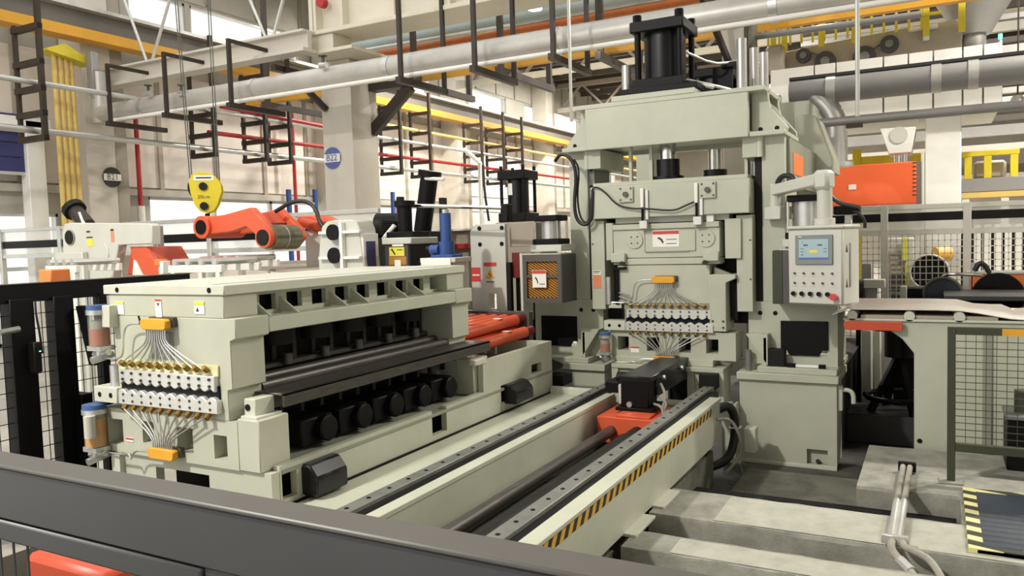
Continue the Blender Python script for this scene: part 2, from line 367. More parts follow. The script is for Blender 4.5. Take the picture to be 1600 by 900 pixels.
xpipe('insulated_pipe', 'pipe_grey', 'pale insulated pipe beyond the large silver pipe', 13.2, PY(800, 92, 13.2).z, .13, -13.5)
o = bx('cable_tray', 'runway_yellow', None, -13.5, 6, 12.85, 13.0, PY(800, 104, 13).z - .04, PY(800, 104, 13).z + .05, 0); tag(o, 'yellow cable duct running beneath the pale insulated pipe', 'cable duct')
xpipe('red_pipe', 'red', 'red pipe running below the roof above the blue duct', 15.5, PY(680, 35, 15.5).z, .1, -11.6)
xpipe('blue_duct', 'blue_pipe', 'pale blue duct between red pipe and orange pipe', 14.2, PY(700, 48, 14.2).z, .14, -11.5)
xpipe('orange_pipe', 'orange_pipe', 'orange pipe just above the large silver pipe', 13.6, PY(780, 52, 13.6).z, .07, -11.2)
# hangers: two rods and a channel, along the silver pipe
ZA = PY(330, 98, 10.6).z
first = None
for i, px in enumerate((169, 258, 360, 627, 743, 866)):
    x = PY(px, 100, QY - .45).x; lab = 'black pipe hanger, number %s of six from the left under the large silver pipe' % ('one', 'two', 'three', 'four', 'five', 'six')[i]
    zb = pz - .3
    if i == 3: first = None
    if first is None and i == 3:
        t = thing('pipe_hanger', lab, 'hanger', (x, QY, zb), 'black hangers of the silver pipe'); first = t
        bx('rod', 'rack', t, x - .03, x + .03, QY - .5, QY - .44, zb, 8.4, 0); bx('rod', 'rack', t, x - .03, x + .03, QY + .68, QY + .74, zb, 8.4, 0); bx('channel', 'rack', t, x - .045, x + .045, QY - .55, QY + .75, zb - .09, zb, 0)
    elif first is None:
        t = thing('pipe_hanger', lab, 'hanger', (x, QY, zb), 'black hangers of the silver pipe'); first = t
        bx('rod', 'rack', t, x - .03, x + .03, QY - .5, QY - .44, zb, ZA, 0); bx('top_arm', 'rack', t, x - .03, x + .03, QY - .5, 10.6, ZA, ZA + .06, 0); bx('channel', 'rack', t, x - .045, x + .045, QY - .55, QY + .75, zb - .09, zb, 0)
    else: again(first, (x - first.location.x, 0, 0), lab)
hf = None
for i, px in enumerate((425, 655, 790, 945)):
    x = PY(px, 120, 12.7).x; lab = 'grey hanger arm, number %s of four under the pale insulated pipe' % ('one', 'two', 'three', 'four')[i]; zb = PY(800, 104, 13).z - .1
    if hf is None:
        t = thing('pipe_hanger', lab, 'hanger', (x, 13, zb), 'grey hangers of the insulated pipe'); hf = t
        bx('rod', 'steel_dark', t, x - .05, x + .05, 12.5, 12.58, zb, 7.8, 0); bx('rod', 'steel_dark', t, x - .05, x + .05, 14.5, 14.58, zb, 7.8, 0); bx('channel', 'steel_dark', t, x - .05, x + .05, 12.4, 14.7, zb - .12, zb, 0)
    else: again(hf, (x - hf.location.x, 0, 0), lab)
# steel beams on the free-standing column
t = thing('steel_beam', 'long cream steel beam running left from the free-standing column', 'beam', (-12, 11.3, 5.8))
BY = 10.6; za, zb = PY(330, 80, BY).z, PY(330, 103, BY).z; xe = PY(481, 65, BY).x
bx('web', 'column_paint', t, -15.9, xe, BY, BY + .1, zb, za, 0); bx('flange', 'column_paint', t, -15.9, xe, BY - .12, BY + .2, zb - .06, zb, 0); bx('flange', 'column_paint', t, -15.9, xe, BY - .12, BY + .2, za, za + .04, 0)
for i, (p0, p1) in enumerate((((195, 0), (229, 88)), ((264, 0), (238, 84)), ((392, 0), (419, 60)), ((441, 0), (424, 58)))):
    a, b = PY(*p0, BY + .04), PY(*p1, BY + .04); d = (a - b); q = thing('sway_brace', ('leftmost', 'second', 'third', 'rightmost')[i] + ' slanted grey brace rising from the cream steel beam', 'brace', tuple(b), 'slanted braces'); cy('rod', 'alu', q, (b.x, BY + .04, b.z - .1), tuple(b + d * 1.6), .03, 10)
t = thing('crane_girder', 'deep cream box girder with vertical stiffeners resting on the column', 'girder', (-6, 11.2, 6.4))
zg = PY(570, 32, 10.9).z; gx = PY(481, 20, 10.9).x
bx('bottom_flange', 'cream', t, gx - .05, 3, 10.9, 11.7, zg - .08, zg, .01); bx('web', 'cream', t, gx + .05, 3, 11.1, 11.2, zg, 8.2, 0)
for i in range(9): x = gx + .1 + i * 1.1 - (.5 if i else 0); bx('stiffener', 'cream', t, x, x + .06, 10.92, 11.1, zg, 8.2, 0)
bx('end_plate', 'cream', t, gx, gx + .08, 10.92, 11.7, zg, 8.2, 0); p = PY(502, 4, 10.9); cy('warning_lamp', 'red', t, (p.x, 10.98, p.z), (p.x, 10.86, p.z), .09, 14)
zs = PY(500, 78, 10.9).z; bx('seat', 'cream', t, gx + .02, gx + .5, 10.95, 11.45, zs, zg - .08, .01); bx('seat_plate', 'cream', t, gx - .05, gx + .95, 10.9, 11.9, zs - .06, zs, .005)
# crane hook block and ropes
t = thing('crane_hook_block', 'yellow crane hook block hanging on steel ropes', 'crane hook', tuple(PY(320, 300, 7.7)))
Y0 = 7.7; p = PY(320, 300, Y0); k = 0.0098
def hp(px, py): return (p.x + (px - 320) * k, p.z - (py - 300) * k * .98)
outl = [hp(*q) for q in ((301, 285), (306, 276), (315, 272), (327, 273), (337, 279), (343, 290), (344, 300), (338, 318), (332, 328), (323, 331), (314, 328), (307, 318), (303, 303))]
build('cheek_plate', 'yellow', t, MB().prism(outl, 1, Y0 - .14, Y0 - .1), .004); build('cheek_plate', 'yellow', t, MB().prism(outl, 1, Y0 + .1, Y0 + .14), .004)
build('sheave', 'blackish', t, MB().cyl((p.x - .02, Y0 - .09, hp(320, 294)[1]), (p.x - .02, Y0 + .09, hp(320, 294)[1]), .19, 24))
for py in (293, 321): x, z = hp(320, py); cy('pin', 'blackish', t, (x, Y0 - .17, z), (x, Y0 - .14, z), .055, 16)
x, z = hp(321, 281); bx('name_plate', 'paper', t, x - .13, x + .13, Y0 - .145, Y0 - .14, z - .035, z + .035, 0); bx('print', 'ink', t, x - .1, x + .1, Y0 - .147, Y0 - .145, z - .008, z + .012, 0)
x, z = hp(320, 308); text('lettering', '20t.m', 'ink', t, (x, Y0 - .142, z), .07)
hk = [hp(322, 331), hp(322, 341), hp(329, 347), hp(331, 355), hp(325, 362), hp(316, 360), hp(313, 353)]
build('hook', 'blackish', t, MB().tube([(a, Y0, b) for a, b in hk], .035, 10, 2))
for i, (px, dy) in enumerate(((302, -.05), (303.5, .05), (338, -.05), (340, .05))): a = hp(px, 283); b = hp(px - (14 if i < 2 else 0), -160); cy('rope', 'bolt', t, (a[0], Y0 + dy, a[1]), (b[0], Y0 + dy, b[1] + .9), .008, 6)
t.rotation_euler = (0, 0, .74)
# ------------------------------------------------------------------ pipe rack along the left wall
t = None
names = ('one', 'two', 'three', 'four', 'five', 'six', 'seven', 'eight', 'nine', 'ten')
rack_x = -13.6
for i, px in enumerate((70, 335, 415, 453, 576, 625, 671, 752, 786, 815)):
    y = PX(px, 200, rack_x).y; lab = 'dark pipe rack ladder, number %s of ten along the left wall' % names[i]
    if t is None:
        t = thing('pipe_rack', lab, 'pipe rack', (rack_x, y, 4.2), 'pipe rack ladders along the left wall')
        bx('post', 'rack', t, rack_x - .04, rack_x + .04, y - .04, y + .04, 4.15, 6.7, 0); bx('post', 'rack', t, rack_x - .74, rack_x - .66, y - .03, y + .03, 4.15, 6.2, 0)
        for z in (4.2, 4.62, 5.05, 5.5, 6.1): bx('arm', 'rack', t, rack_x - .74, rack_x + .04, y - .05, y + .05, z - .05, z + .05, 0)
        base = y
    else: again(t, (0, y - base, 0), lab)
for nm, mt, dx, z, r, lab in (('rack_pipe', 'silver', -.25, 4.34, .06, 'bright pipe on the lowest arm of the wall rack'), ('rack_pipe', 'red', -.5, 4.74, .05, 'red pipe on the second arm of the wall rack'), ('rack_pipe', 'alu', -.2, 5.16, .05, 'grey pipe on the third arm of the wall rack'), ('rack_pipe', 'tube_yellow', -.45, 5.6, .05, 'yellow gas pipe on the fourth arm of the wall rack')):
    q = thing(nm, lab, 'pipe', (rack_x + dx, 20, z)); cy('barrel', mt, q, (rack_x + dx, 17 if mt == 'tube_yellow' else 12.3 if mt == 'red' else 6, z), (rack_x + dx, 44, z), r, 12)
# red drop pipes, yellow tubes at left
for px, ytop, ybot, lab in ((216, 185, 322, 'thin red drop pipe on the wall left of the crane hook'), (459, 170, 330, 'red drop pipe on the wall just left of the free-standing column')):
    a, b = PX(px - 1, ytop, -15.6), PX(px + 4, ybot, -15.6); q = thing('drop_pipe', lab, 'pipe', tuple(b)); cy('barrel', 'red', q, (a.x, b.y, a.z), tuple(b), .05, 10)
    if px < 300: cy('sleeve', 'paper', q, (b.x, b.y, b.z), (b.x, b.y, .36), .08, 12)
    else: cy('lower_barrel', 'red', q, (b.x, b.y, b.z), (b.x, b.y, .36), .05, 10)
q0 = None
for i, px in enumerate((83, 92, 101, 110)):
    a = PX(px, 80, -15.05); b = PX(px + 8, 350, -15.05)
    q = thing('yellow_tube', ('leftmost', 'second', 'third', 'rightmost')[i] + ' of four yellow tubes standing against the left wall', 'tube', (b.x, a.y, .4), 'yellow wall tubes'); cy('barrel', 'tube_yellow', q, (a.x, a.y, a.z), (a.x, a.y, .4), .045, 10)
a = PX(100, 82, -15.05); o = build('tube_cover', 'yellow', None, MB().prism([(a.y - .45, a.z - .02), (a.y - .1, a.z + .13), (a.y + .45, a.z - .12), (a.y + .45, a.z - .2), (a.y - .45, a.z - .06)], 0, -15.2, -14.85)); tag(o, 'yellow hood over the tops of the four wall tubes', 'cover')
# upright grey duct and fittings at the upper left
a, b = PY(133, 82, 10.0), PY(146, 143, 10.0); t = thing('riser_duct', 'short upright grey duct end beside the yellow tube hood', 'duct', ((a.x + b.x) / 2, 10, b.z)); bx('shell', 'duct_grey', t, a.x, b.x, 10, 10.15, b.z, a.z, .01); bx('flange', 'alu', t, a.x - .03, b.x + .03, 9.98, 10.17, b.z - .04, b.z, .004); build('outlet', 'duct_grey', t, MB().tube([((a.x + b.x) / 2, 10.08, b.z - .02), ((a.x + b.x) / 2 + .03, 10.1, b.z - .12), (-14.6, 10.2, pz)], .07, 14, 2))
for i, (px, py) in enumerate(((232, 152), (284, 152), (505, 108))):
    p = PY(px, py - 6, QY - .2); t = thing('pipe_valve', ('left', 'middle', 'right')[i] + ' small steel valve clamped to the large silver pipe', 'valve', tuple(p), 'valves on the silver pipe'); build('body', 'silver', t, MB().cyl((p.x - .07, p.y, p.z), (p.x + .07, p.y, p.z), .05, 12)); build('bonnet', 'bolt', t, MB().cyl((p.x, p.y, p.z), (p.x, p.y, p.z + .14), .025, 10).cyl((p.x, p.y, p.z + .14), (p.x, p.y, p.z + .155), .07, 14))
t = thing('sprinkler_line', 'thin red pipe crossing behind the steel beam towards the column', 'pipe', (-11.5, 12.4, 4.8)); p = PY(345, 166, 12.4); q = PY(520, 200, 16); cy('barrel', 'red', t, tuple(p), tuple(q), .05, 10)
for i, (px0, py0, px1, py1, y, mt, lab) in enumerate(((550, 82, 800, 40, 13.0, 'alu', 'grey conduit between orange pipe and silver pipe'), (1150, 62, 1440, 22, 12.1, 'duct_grey', 'grey cable conduit in front of the yellow railing'))):
    a, b = PY(px0, py0, y), PY(px1, py1, y); t = thing('conduit', lab, 'conduit', tuple(a)); cy('barrel', mt, t, tuple(a), tuple(b), .045, 10)
# blue roller door at far left
t = thing('roller_door', 'dark blue roller door half raised in a white frame at far left', 'door', (-15.6, 8.8, .4))
b0, b1 = PX(0, 240, -15.6).y - 1.2, PX(38, 240, -15.6).y
for k in range(4): z = PX(20, 268, -15.6).z + k * .28; bx('slat', 'navy', t, -15.66, -15.6, b0, b1, z, z + .27, .01)
bx('bottom_bar', 'alu', t, -15.67, -15.59, b0, b1, PX(20, 268, -15.6).z - .06, PX(20, 268, -15.6).z, 0)
bx('jamb', 'white', t, -15.75, -15.5, b1, b1 + .35, .36, PX(50, 190, -15.6).z, .01); bx('head', 'white', t, -15.75, -15.5, b0, b1 + .5, PX(30, 207, -15.6).z, PX(30, 183, -15.6).z, .01)
# white shutter door far back
t = thing('shutter_door', 'white sectional shutter door in the far left wall', 'door', (-15.9, 27.5, .36))
for k in range(9): bx('section', 'white', t, -15.82, -15.76, 25.6, 30.2, .4 + k * .58, .95 + k * .58, .015)
# high-bay lamps
for i, (px, py, y) in enumerate(((836, 12, 12.4), (932, 64, 12.2), (1285, 10, 12.3), (1590, 166, 14))):
    p = PY(px, py, y); t = thing('high_bay_lamp', ('high-bay lamp glowing left of the press cylinder near the top edge', 'high-bay lamp glowing below the large silver pipe', 'high-bay lamp glowing above the yellow railing', 'lamp glowing under the grey pipe at the right edge')[i], 'lamp', tuple(p), 'high-bay lamps')
    build('reflector', 'alu', t, MB().cyl((p.x, p.y, p.z + .02), (p.x, p.y, p.z + .16), .14, 20, .06)); cy('lens', 'lamp_glow', t, (p.x, p.y, p.z - .03), (p.x, p.y, p.z + .02), .12, 20); cy('stem', 'rack', t, (p.x, p.y, p.z + .16), (p.x, p.y, 9.6), .012, 8)
# thin drop rods
for i, (px, y, ybot, lab) in enumerate(((893, 9.5, 190, 'thin grey rod dropping from the silver pipe left of the press beam'), (1346, 9.0, 182, 'thin grey rod dropping before the overexposed white machine'))):
    a = PY(px, 0, y); b = PY(px - (0 if i == 0 else 6), ybot, y); q = thing('drop_rod', lab, 'rod', tuple(b)); cy('barrel', 'alu', q, (b.x, y, a.z + 2), tuple(b), .022, 8)
# ------------------------------------------------------------------ foreground guard beam
t = thing('guard_rail', 'dark grey steel guard beam with mesh panel crossing the foreground', 'guard rail', (-1.3, 1.15, .4))
gz = 1.667
yf = PZ(400, 802, gz).y; yb = 1.2
bx('top_tube', 'guard_grey', t, -4.2, 1.2, yf, yb, gz - .012, gz, .004)
z1 = PY(200, 778, yf + .004).z
bx('front_plate', 'guard_face', t, -4.2, 1.2, yf + .006, yb - .01, PY(0, 812, yf).z, gz - .012, .004)
zl = PY(0, 845, yf).z
bx('lower_rail', 'guard_face', t, -4.2, PY(311, 885, yf).x, yf + .001, yb - .02, zl, PY(0, 813, yf).z - .002, .006)
bx('post', 'guard_face', t, PY(311, 885, yf).x, PY(318, 885, yf).x + .14, yf + .012, yb, .36, PY(0, 812, yf).z, .004)
bx('post', 'guard_face', t, .35, .43, yf + .012, yb, .36, PY(0, 812, yf).z, .004)
mb = MB()
for i in range(34): x = -4.1 + i * .062; mb.cyl((x, yf + .03, .45), (x, yf + .03, zl + .01), .0035, 6) if x < PY(311, 885, yf).x else None
for i in range(1, 9): z = zl - .012 - i * .12; mb.cyl((-4.2, yf + .03, z), (PY(311, 885, yf).x, yf + .03, z), .003, 6)
build('wire_mesh', 'guard_face', t, mb, stuff=True); build('mesh_top_bar', 'silver', t, MB().cyl((-4.2, yf + .04, zl - .014), (PY(311, 885, yf).x, yf + .04, zl - .014), .007, 10))
# crate and parts seen through the mesh at the lower left
o = bx('parts_crate', 'orange_red', None, -2.9, -2.45, 1.6, 1.95, .6, 1.12, .02); tag(o, 'orange crate glimpsed through the guard mesh at lower left', 'crate')
# ------------------------------------------------------------------ roll cassette (used twice: spare one outside, one in the press)
def scallop(s0, s1, zflat, zw, amp, n, ph):
    pts = [(s0, zflat)]; N = n * 8
    for i in range(N + 1):
        s = s0 + (s1 - s0) * i / N; pts.append((s, zw + amp * abs(math.sin(math.pi * (n * i / N + ph)))))
    return pts + [(s1, zflat)]
def cassette_end(t, xc, y, spare):
    X = lambda s: xc + s
    # roll bearing plates with wavy edges
    b1 = build('bearing_plate', 'steel_plate', t, MB().prism([(X(a), b) for a, b in scallop(-.43, .43, 1.455, 1.386, -.024, 10, .5)], 1, y - .035, y), .003)
    b2 = build('bearing_plate', 'steel_plate', t, MB().prism([(X(a), b) for a, b in scallop(-.45, .45, 1.235, 1.308, .024, 10, 0)], 1, y - .04, y), .003)
    for bp, zs in ((b1, (1.435, 1.395)), (b2, (1.298, 1.258))):
        mb = MB()
        for i in range(10):
            for z in zs: x = X(-.39 + i * .0867); mb.cyl((x, y - .043, z), (x, y - .02, z), .009, 8)
        build('screw_row', 'ink', bp, mb, stuff=True)
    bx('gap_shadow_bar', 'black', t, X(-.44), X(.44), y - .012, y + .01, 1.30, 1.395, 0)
    bx('seat_strip', 'cream_yellow' if spare else 'green_grey', t, X(-.46), X(.44), y - .012, y, 1.45, 1.515, .002)
    bx('side_block', 'green_light', t, X(-.67), X(-.44), y - .05, y + .1, 1.235, 1.335, .004)
    for s in (-.61, -.5): cy('bolt_hole', 'black', t, (X(s), y - .052, 1.285), (X(s), y - .048, 1.285), .017, 12)
    # distribution blocks, fittings and tubes
    fit = MB()
    for up in (1, 0):
        zc = 1.752 if up else .958
        bl = build('distributor', 'amber', t, MB().prism([(X(-.145), zc - .02), (X(-.125), zc - .033), (X(.065), zc - .033), (X(.085), zc - .02), (X(.085), zc + .02), (X(.065), zc + .033), (X(-.125), zc + .033), (X(-.145), zc + .02)], 1, y - .075, y - .03), .004, label='amber yellow grease distributor block')
        bx('mount', 'bolt', bl, X(-.12), X(.1), y - .03, y, zc - .02, zc + .038, 0)
        for i in range(10):
            s0 = -.115 + i * .0188; s1 = -.385 + i * .083; zf = 1.495 if up else 1.215; z0 = zc - .035 if up else zc + .035; zb = z0 + (-.07 if up else .05)
            bend = abs(s1 - s0) * .1
            pts = [(X(s0), y - .055, z0), (X(s0), y - .055, zb), (X(s0 + (s1 - s0) * .3), y - .05, zb + (zf - zb) * .35), (X(s1), y - .05, zf)]
            build('grease_tube', 'silver', t, MB().tube(pts, .0052, 6, 1))
            cy('fitting', 'brass', t, (X(s1), y - .05, zf + (.012 if up else -.012)), (X(s1), y - .02, zf - (.012 if up else -.012)), .017, 10)
        build('feed_pipe', 'silver', t, MB().tube([(X(-.15), y - .05, zc), (X(-.3), y - .05, zc - .005), (X(-.34), y - .05, zc - .08), (X(-.35), y - .05, zc - .2 if up else zc - .03), (X(-.42), y - .04, zc - .235 if up else zc - .05), (X(-.58), y - .04, zc - .23 if up else zc - .05)], .006, 6, 2))
def reservoir(t, x, y, z0, z1, r, liquid, frac):
    b = build('reservoir', 'clear_plastic', t, MB().cyl((x, y, z0), (x, y, z1), r, 24))
    cy('grease_fill', liquid, b, (x, y, z0 + .004), (x, y, z0 + (z1 - z0) * frac), r - .006, 24); build('follower', 'green_grey', b, MB().cyl((x, y, z0 + (z1 - z0) * frac), (x, y, z0 + (z1 - z0) * (frac + .22)), r - .01, 24))
    cy('lid', 'lid_blue', b, (x, y, z1), (x, y, z1 + .03), r + .004, 24); cy('lid_rim', 'silver', b, (x, y, z1 - .03), (x, y, z1), r + .008, 24)
    build('pump', 'silver', b, MB().cyl((x, y, z0 - .07), (x, y, z0), r * .5, 12).box(x - r, x + r, y - .05, y + .05, z0 - .03, z0).cyl((x - r, y, z0 - .06), (x + r * 1.2, y, z0 - .04), .02, 8).cyl((x, y - r, z0 - .09), (x + .02, y + r, z0 - .06), .025, 8))
def sign(t, x0, x1, y, z0, z1, head, hcol, lines=2, pic=True):
    s = bx('sign', 'paper', t, x0, x1, y - .003, y, z0, z1, 0); bx('sign_header', hcol, s, x0 + .003, x1 - .003, y - .0045, y - .003, z1 - (z1 - z0) * head, z1 - .003, 0)
    W, H = x1 - x0, z1 - z0; mb = MB()
    if pic: mb.prism([(x0 + W * .18, z0 + H * .55), (x0 + W * .3, z0 + H * .42), (x0 + W * .38, z0 + H * .2), (x0 + W * .42, z0 + H * .3), (x0 + W * .36, z0 + H * .5), (x0 + W * .24, z0 + H * .62)], 1, y - .0045, y - .003)
    for i in range(lines): z = z0 + H * (.18 + .26 * i); mb.box(x0 + W * .52, x1 - W * .1, y - .0045, y - .003, z, z + H * .04)
    build('sign_print', 'ink', s, mb); return s
def cassette_body(t, xc, y, L):
    X = lambda s: xc + s
    # top deck
    bx('top_deck', 'green_light', t, X(-.57), X(.52), y - .01, y + L, 1.925, 1.985, .005)
    bx('deck_strip', 'greywhite', t, X(.1), X(.4), y + .02, y + L - .02, 1.985, 1.99, .002)
    for s in (-.43, .4): cy('lifting_hole', 'black', t, (X(s), y - .013, 1.955), (X(s), y - .005, 1.955), .016, 14)
    # end plates: upper head, main plate, lower block
    for yy, d in ((y, .26), (y + L - .26, .26)):
        bx('head_plate', 'green', t, X(-.53), X(.5), yy, yy + d, 1.79, 1.925, .004)
        build('end_plate', 'green', t, MB().prism([(X(-.5), 1.79), (X(.585), 1.79), (X(.585), 1.675), (X(.54), 1.66), (X(.54), 1.38), (X(.5), 1.37), (X(.5), 1.19), (X(-.47), 1.19)], 1, yy, yy + d), .004)
        holes = [(X(-.62), X(-.47), .955, 1.12), (X(-.28), X(-.17), .99, 1.13), (X(.04), X(.18), .965, 1.12), (X(.36), X(.47), .955, 1.10)]
        build('lower_block', 'green', t, MB().holed(1, yy, yy + .24, (X(-.67), X(.56), .905, 1.19), holes), .004); bx('foot', 'green', t, X(.56), X(.73), yy, yy + .24, .905, 1.21, .006)
    # side: lip, recessed web with square openings, gussets, flange
    hs = []; n = 9
    for i in range(n): a = y + .33 + i * (L - .5) / n; hs.append((a + .04, a + .18, 1.8, 1.9))
    build('upper_web', 'green', t, MB().holed(0, X(.36), X(.4), (y + .26, y + L - .02, 1.77, 1.925), hs))
    for i in range(n):
        if i % 3 == 2: continue
        a = y + .31 + i * (L - .5) / n; build('gusset', 'green', t, MB().prism([(X(.4), 1.78), (X(.56), 1.78), (X(.4), 1.88)], 1, a - .008, a + .008))
    bx('web_dark_box', 'black', t, X(-.4), X(.33), y + .265, y + L - .265, 1.79, 1.92, 0); bx('flange', 'green', t, X(.3), X(.585), y + .262, y + L - .262, 1.685, 1.775, .005)  # black box added behind the web so its openings look dark
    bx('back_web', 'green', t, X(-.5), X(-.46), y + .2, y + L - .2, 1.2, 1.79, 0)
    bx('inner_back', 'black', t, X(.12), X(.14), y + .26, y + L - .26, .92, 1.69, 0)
    # screw jacks and struts in the dark opening
    st = None
    for i in range(11):
        a = y + .4 + i * (L - .75) / 10
        if st is None: st = bx('strut', 'strut_dark', t, X(.24), X(.27), a, a + .035, 1.44, 1.68, 0); s2 = bx('strut', 'strut_dark', t, X(.44), X(.47), a + .03, a + .06, 1.12, 1.27, 0); a0 = a
        else: twin(st, (0, a - a0, 0)); twin(s2, (0, a - a0, 0))
    j0 = None
    for i in range(5):
        a = y + .5 + i * (L - .8) / 5 + .1
        if j0 is None:
            j0 = cy('upper_jack', 'blackish', t, (X(.3), a, 1.56), (X(.3), a, 1.685), .1, 18); k0 = build('lower_motor', 'black', t, MB().box(X(.3), X(.62), a - .15, a + .15, .93, 1.1).cyl((X(.5), a + .05, 1.02), (X(.68), a + .05, 1.02), .085, 18), .01); b0 = a
            r0 = cy('ball_cap', 'bolt', t, (X(.33), a + .06, 1.42), (X(.33), a + .06, 1.49), .035, 14)
        else: twin(j0, (0, a - b0, 0)); twin(k0, (0, a - b0, 0)); twin(r0, (0, a - b0, 0))
    bx('work_roll', 'dark_steel', t, X(.2), X(.3), y + .27, y + L - .27, 1.40, 1.44, .01); cy('backup_roll', 'dark_steel', t, (X(.36), y + .27, 1.37), (X(.36), y + L - .27, 1.37), .035, 16); cy('backup_roll', 'dark_steel', t, (X(.47), y + .27, 1.345), (X(.47), y + L - .27, 1.345), .035, 16)
    build('strip_guide', 'dark_steel', t, MB().box(X(.5), X(.74), y + .2, y + L + .02, 1.315, 1.33).box(X(.72), X(.74), y + .2, y + L + .02, 1.25, 1.33).box(X(.53), X(.55), y + .2, y + .5, 1.21, 1.32), .003)
    bx('guide_bracket', 'green_light', t, X(.57), X(.66), y + .05, y + .2, 1.2, 1.32, .004); cy('bracket_pin', 'black', t, (X(.6), y + .045, 1.27), (X(.6), y + .052, 1.27), .02, 12); bx('bracket_foot', 'greywhite', t, X(.57), X(.7), y + .02, y + .22, 1.205, 1.225, .003)
SPX, SPY = -4.12, 3.2
t = thing('roll_cassette', 'spare pale green roll cassette standing on the left in front of the decoiler', 'roll cassette', (SPX, SPY, .9), 'leveller roll cassettes')
cassette_body(t, SPX, SPY, 2.62); cassette_end(t, SPX, SPY, True)
bx('rear_guard', 'black', t, SPX - .9, SPX - .5, SPY + .3, SPY + .34, .9, 1.6, 0)
reservoir(t, SPX - .585, SPY - .04, 1.6, 1.83, .066, 'oil', .48); reservoir(t, SPX - .66, SPY - .06, .945, 1.19, .068, 'grease', .75); cy('sleeve', 'greywhite', t, (SPX - .61, SPY - .13, 1.02), (SPX - .61, SPY - .13, 1.16), .035, 14)
bx('recess_frame', 'green_grey', t, SPX - .15, SPX + .06, SPY - .004, SPY, 1.53, 1.70, .002); bx('recess_panel', 'duct_grey', t, SPX - .12, SPX + .03, SPY - .006, SPY - .003, 1.545, 1.69, 0); build('distributor_valve', 'black', t, MB().cyl((SPX - .17, SPY - .05, 1.755), (SPX - .145, SPY - .05, 1.755), .012, 8).bar((SPX - .17, SPY - .05, 1.76), (SPX - .185, SPY - .05, 1.8), .008))
bx('bracket', 'green_light', t, SPX - .53, SPX - .45, SPY - .06, SPY + .1, 1.72, 1.86, .004); cy('post', 'silver', t, (SPX - .53, SPY + .02, 1.33), (SPX - .53, SPY + .02, 1.47), .04, 14)
y_ = SPY - .001
s = bx('sign', 'paper', t, SPX - .47, SPX - .385, y_ - .003, y_, 1.8, 1.88, 0); bx('sign_header', 'label_yellow', s, SPX - .468, SPX - .387, y_ - .005, y_ - .003, 1.865, 1.879, 0)
s = bx('sign', 'paper', t, SPX - .085, SPX - .03, y_ - .003, y_, 1.79, 1.90, 0); bx('sign_header', 'sign_red', s, SPX - .083, SPX - .032, y_ - .005, y_ - .003, 1.887, 1.899, 0); build('sign_print', 'ink', s, MB().box(SPX - .07, SPX - .045, y_ - .005, y_ - .003, 1.868, 1.874).box(SPX - .06, SPX - .055, y_ - .005, y_ - .003, 1.855, 1.87))
s = bx('sign', 'paper', t, SPX + .26, SPX + .345, y_ - .003, y_, 1.815, 1.888, 0); bx('sign_header', 'label_yellow', s, SPX + .262, SPX + .343, y_ - .005, y_ - .003, 1.868, 1.887, 0); build('sign_print', 'ink', s, MB().prism([(SPX + .275, 1.83), (SPX + .3, 1.83), (SPX + .287, 1.855)], 1, y_ - .005, y_ - .003))
s = bx('sign', 'paper', t, SPX - .44, SPX - .37, y_ - .003, y_, .985, 1.01, 0); bx('sign_header', 'sign_red', s, SPX - .438, SPX - .372, y_ - .005, y_ - .003, .998, 1.009, 0)
# ------------------------------------------------------------------ stand of the spare cassette
SX = -3.33
t = thing('cassette_stand', 'long pale green stand under the spare roll cassette with black gear boxes', 'machine stand', (SX - .6, 4.9, .3))
h = [(3.3, 3.42, .73, .885), (PX(675, 655, SX).y, PX(698, 655, SX).y, .74, .93), (PX(783, 620, SX).y, PX(806, 620, SX).y, .78, .95), (PX(831, 595, SX).y, PX(847, 595, SX).y, .80, 1.02)]
build('side_wall', 'green', t, MB().holed(0, SX - .05, SX, (3.285, 6.95, .69, .93), h[:3]), .003)
ys = PX(754, 560, SX).y
build('high_wall', 'green', t, MB().holed(0, SX - .05, SX, (ys, 6.95, .93, 1.19), [h[3]]), .003); bx('end_cap', 'green', t, SX - .9, SX - .05, 6.9, 6.95, .69, 1.19, .004)
bx('top_ledge', 'green_grey', t, SX - 1.3, SX + .005, 3.3, 6.95, .88, .905, .003)
bx('step_rail', 'green_light', t, SX - .06, SX + .012, ys - .12, ys + .04, 1.17, 1.215, .003)
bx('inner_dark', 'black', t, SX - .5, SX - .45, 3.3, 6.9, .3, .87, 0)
bx('shelf', 'tan', t, SX - 1.2, SX - .05, 5.95, 6.9, 1.02, 1.04, .003)
bx('groove', 'blackish', t, SX - .03, SX + .012, 3.3, 6.9, .685, .7, 0)
bx('base_wall', 'green', t, SX - .06, SX + .01, 3.3, 6.95, .3, .685, 0)
build('end_wall', 'green', t, MB().holed(1, 3.22, 3.28, (SPX - .55, SX + .0, .36, .905), [(SPX - .2, SPX + .28, .70, .84)]), .004)
bx('end_hole_dark', 'black', t, SPX - .5, SX - .1, 3.6, 3.62, .36, .88, 0); bx('foot', 'green_light', t, SPX - .58, SPX - .5, 3.18, 3.3, .36, .9, .004)  # black sheet set behind the end wall hole as its shade
def gearbox(y0, y1, zb, zt):
    m = (zb + zt) / 2; build('gear_box', 'black_gloss', t, MB().prism([(SX - .3, zb), (SX + .12, zb), (SX + .12, m + .02), (SX + .06, zt), (SX - .3, zt)], 1, y0, y1), .012)
gearbox(3.46, 3.74, .71, .9); gearbox(PX(788, 620, SX).y, PX(808, 620, SX).y + .1, .76, .93)
build('black_corner', 'black', t, MB().prism([(7.0, 1.0), (7.25, .92), (7.25, .88), (7.0, .88)], 0, SX - .15, SX - .02))
bx('dark_block', 'black', t, SX - .1, SX + .1, 6.98, 7.2, .74, .84, .004)
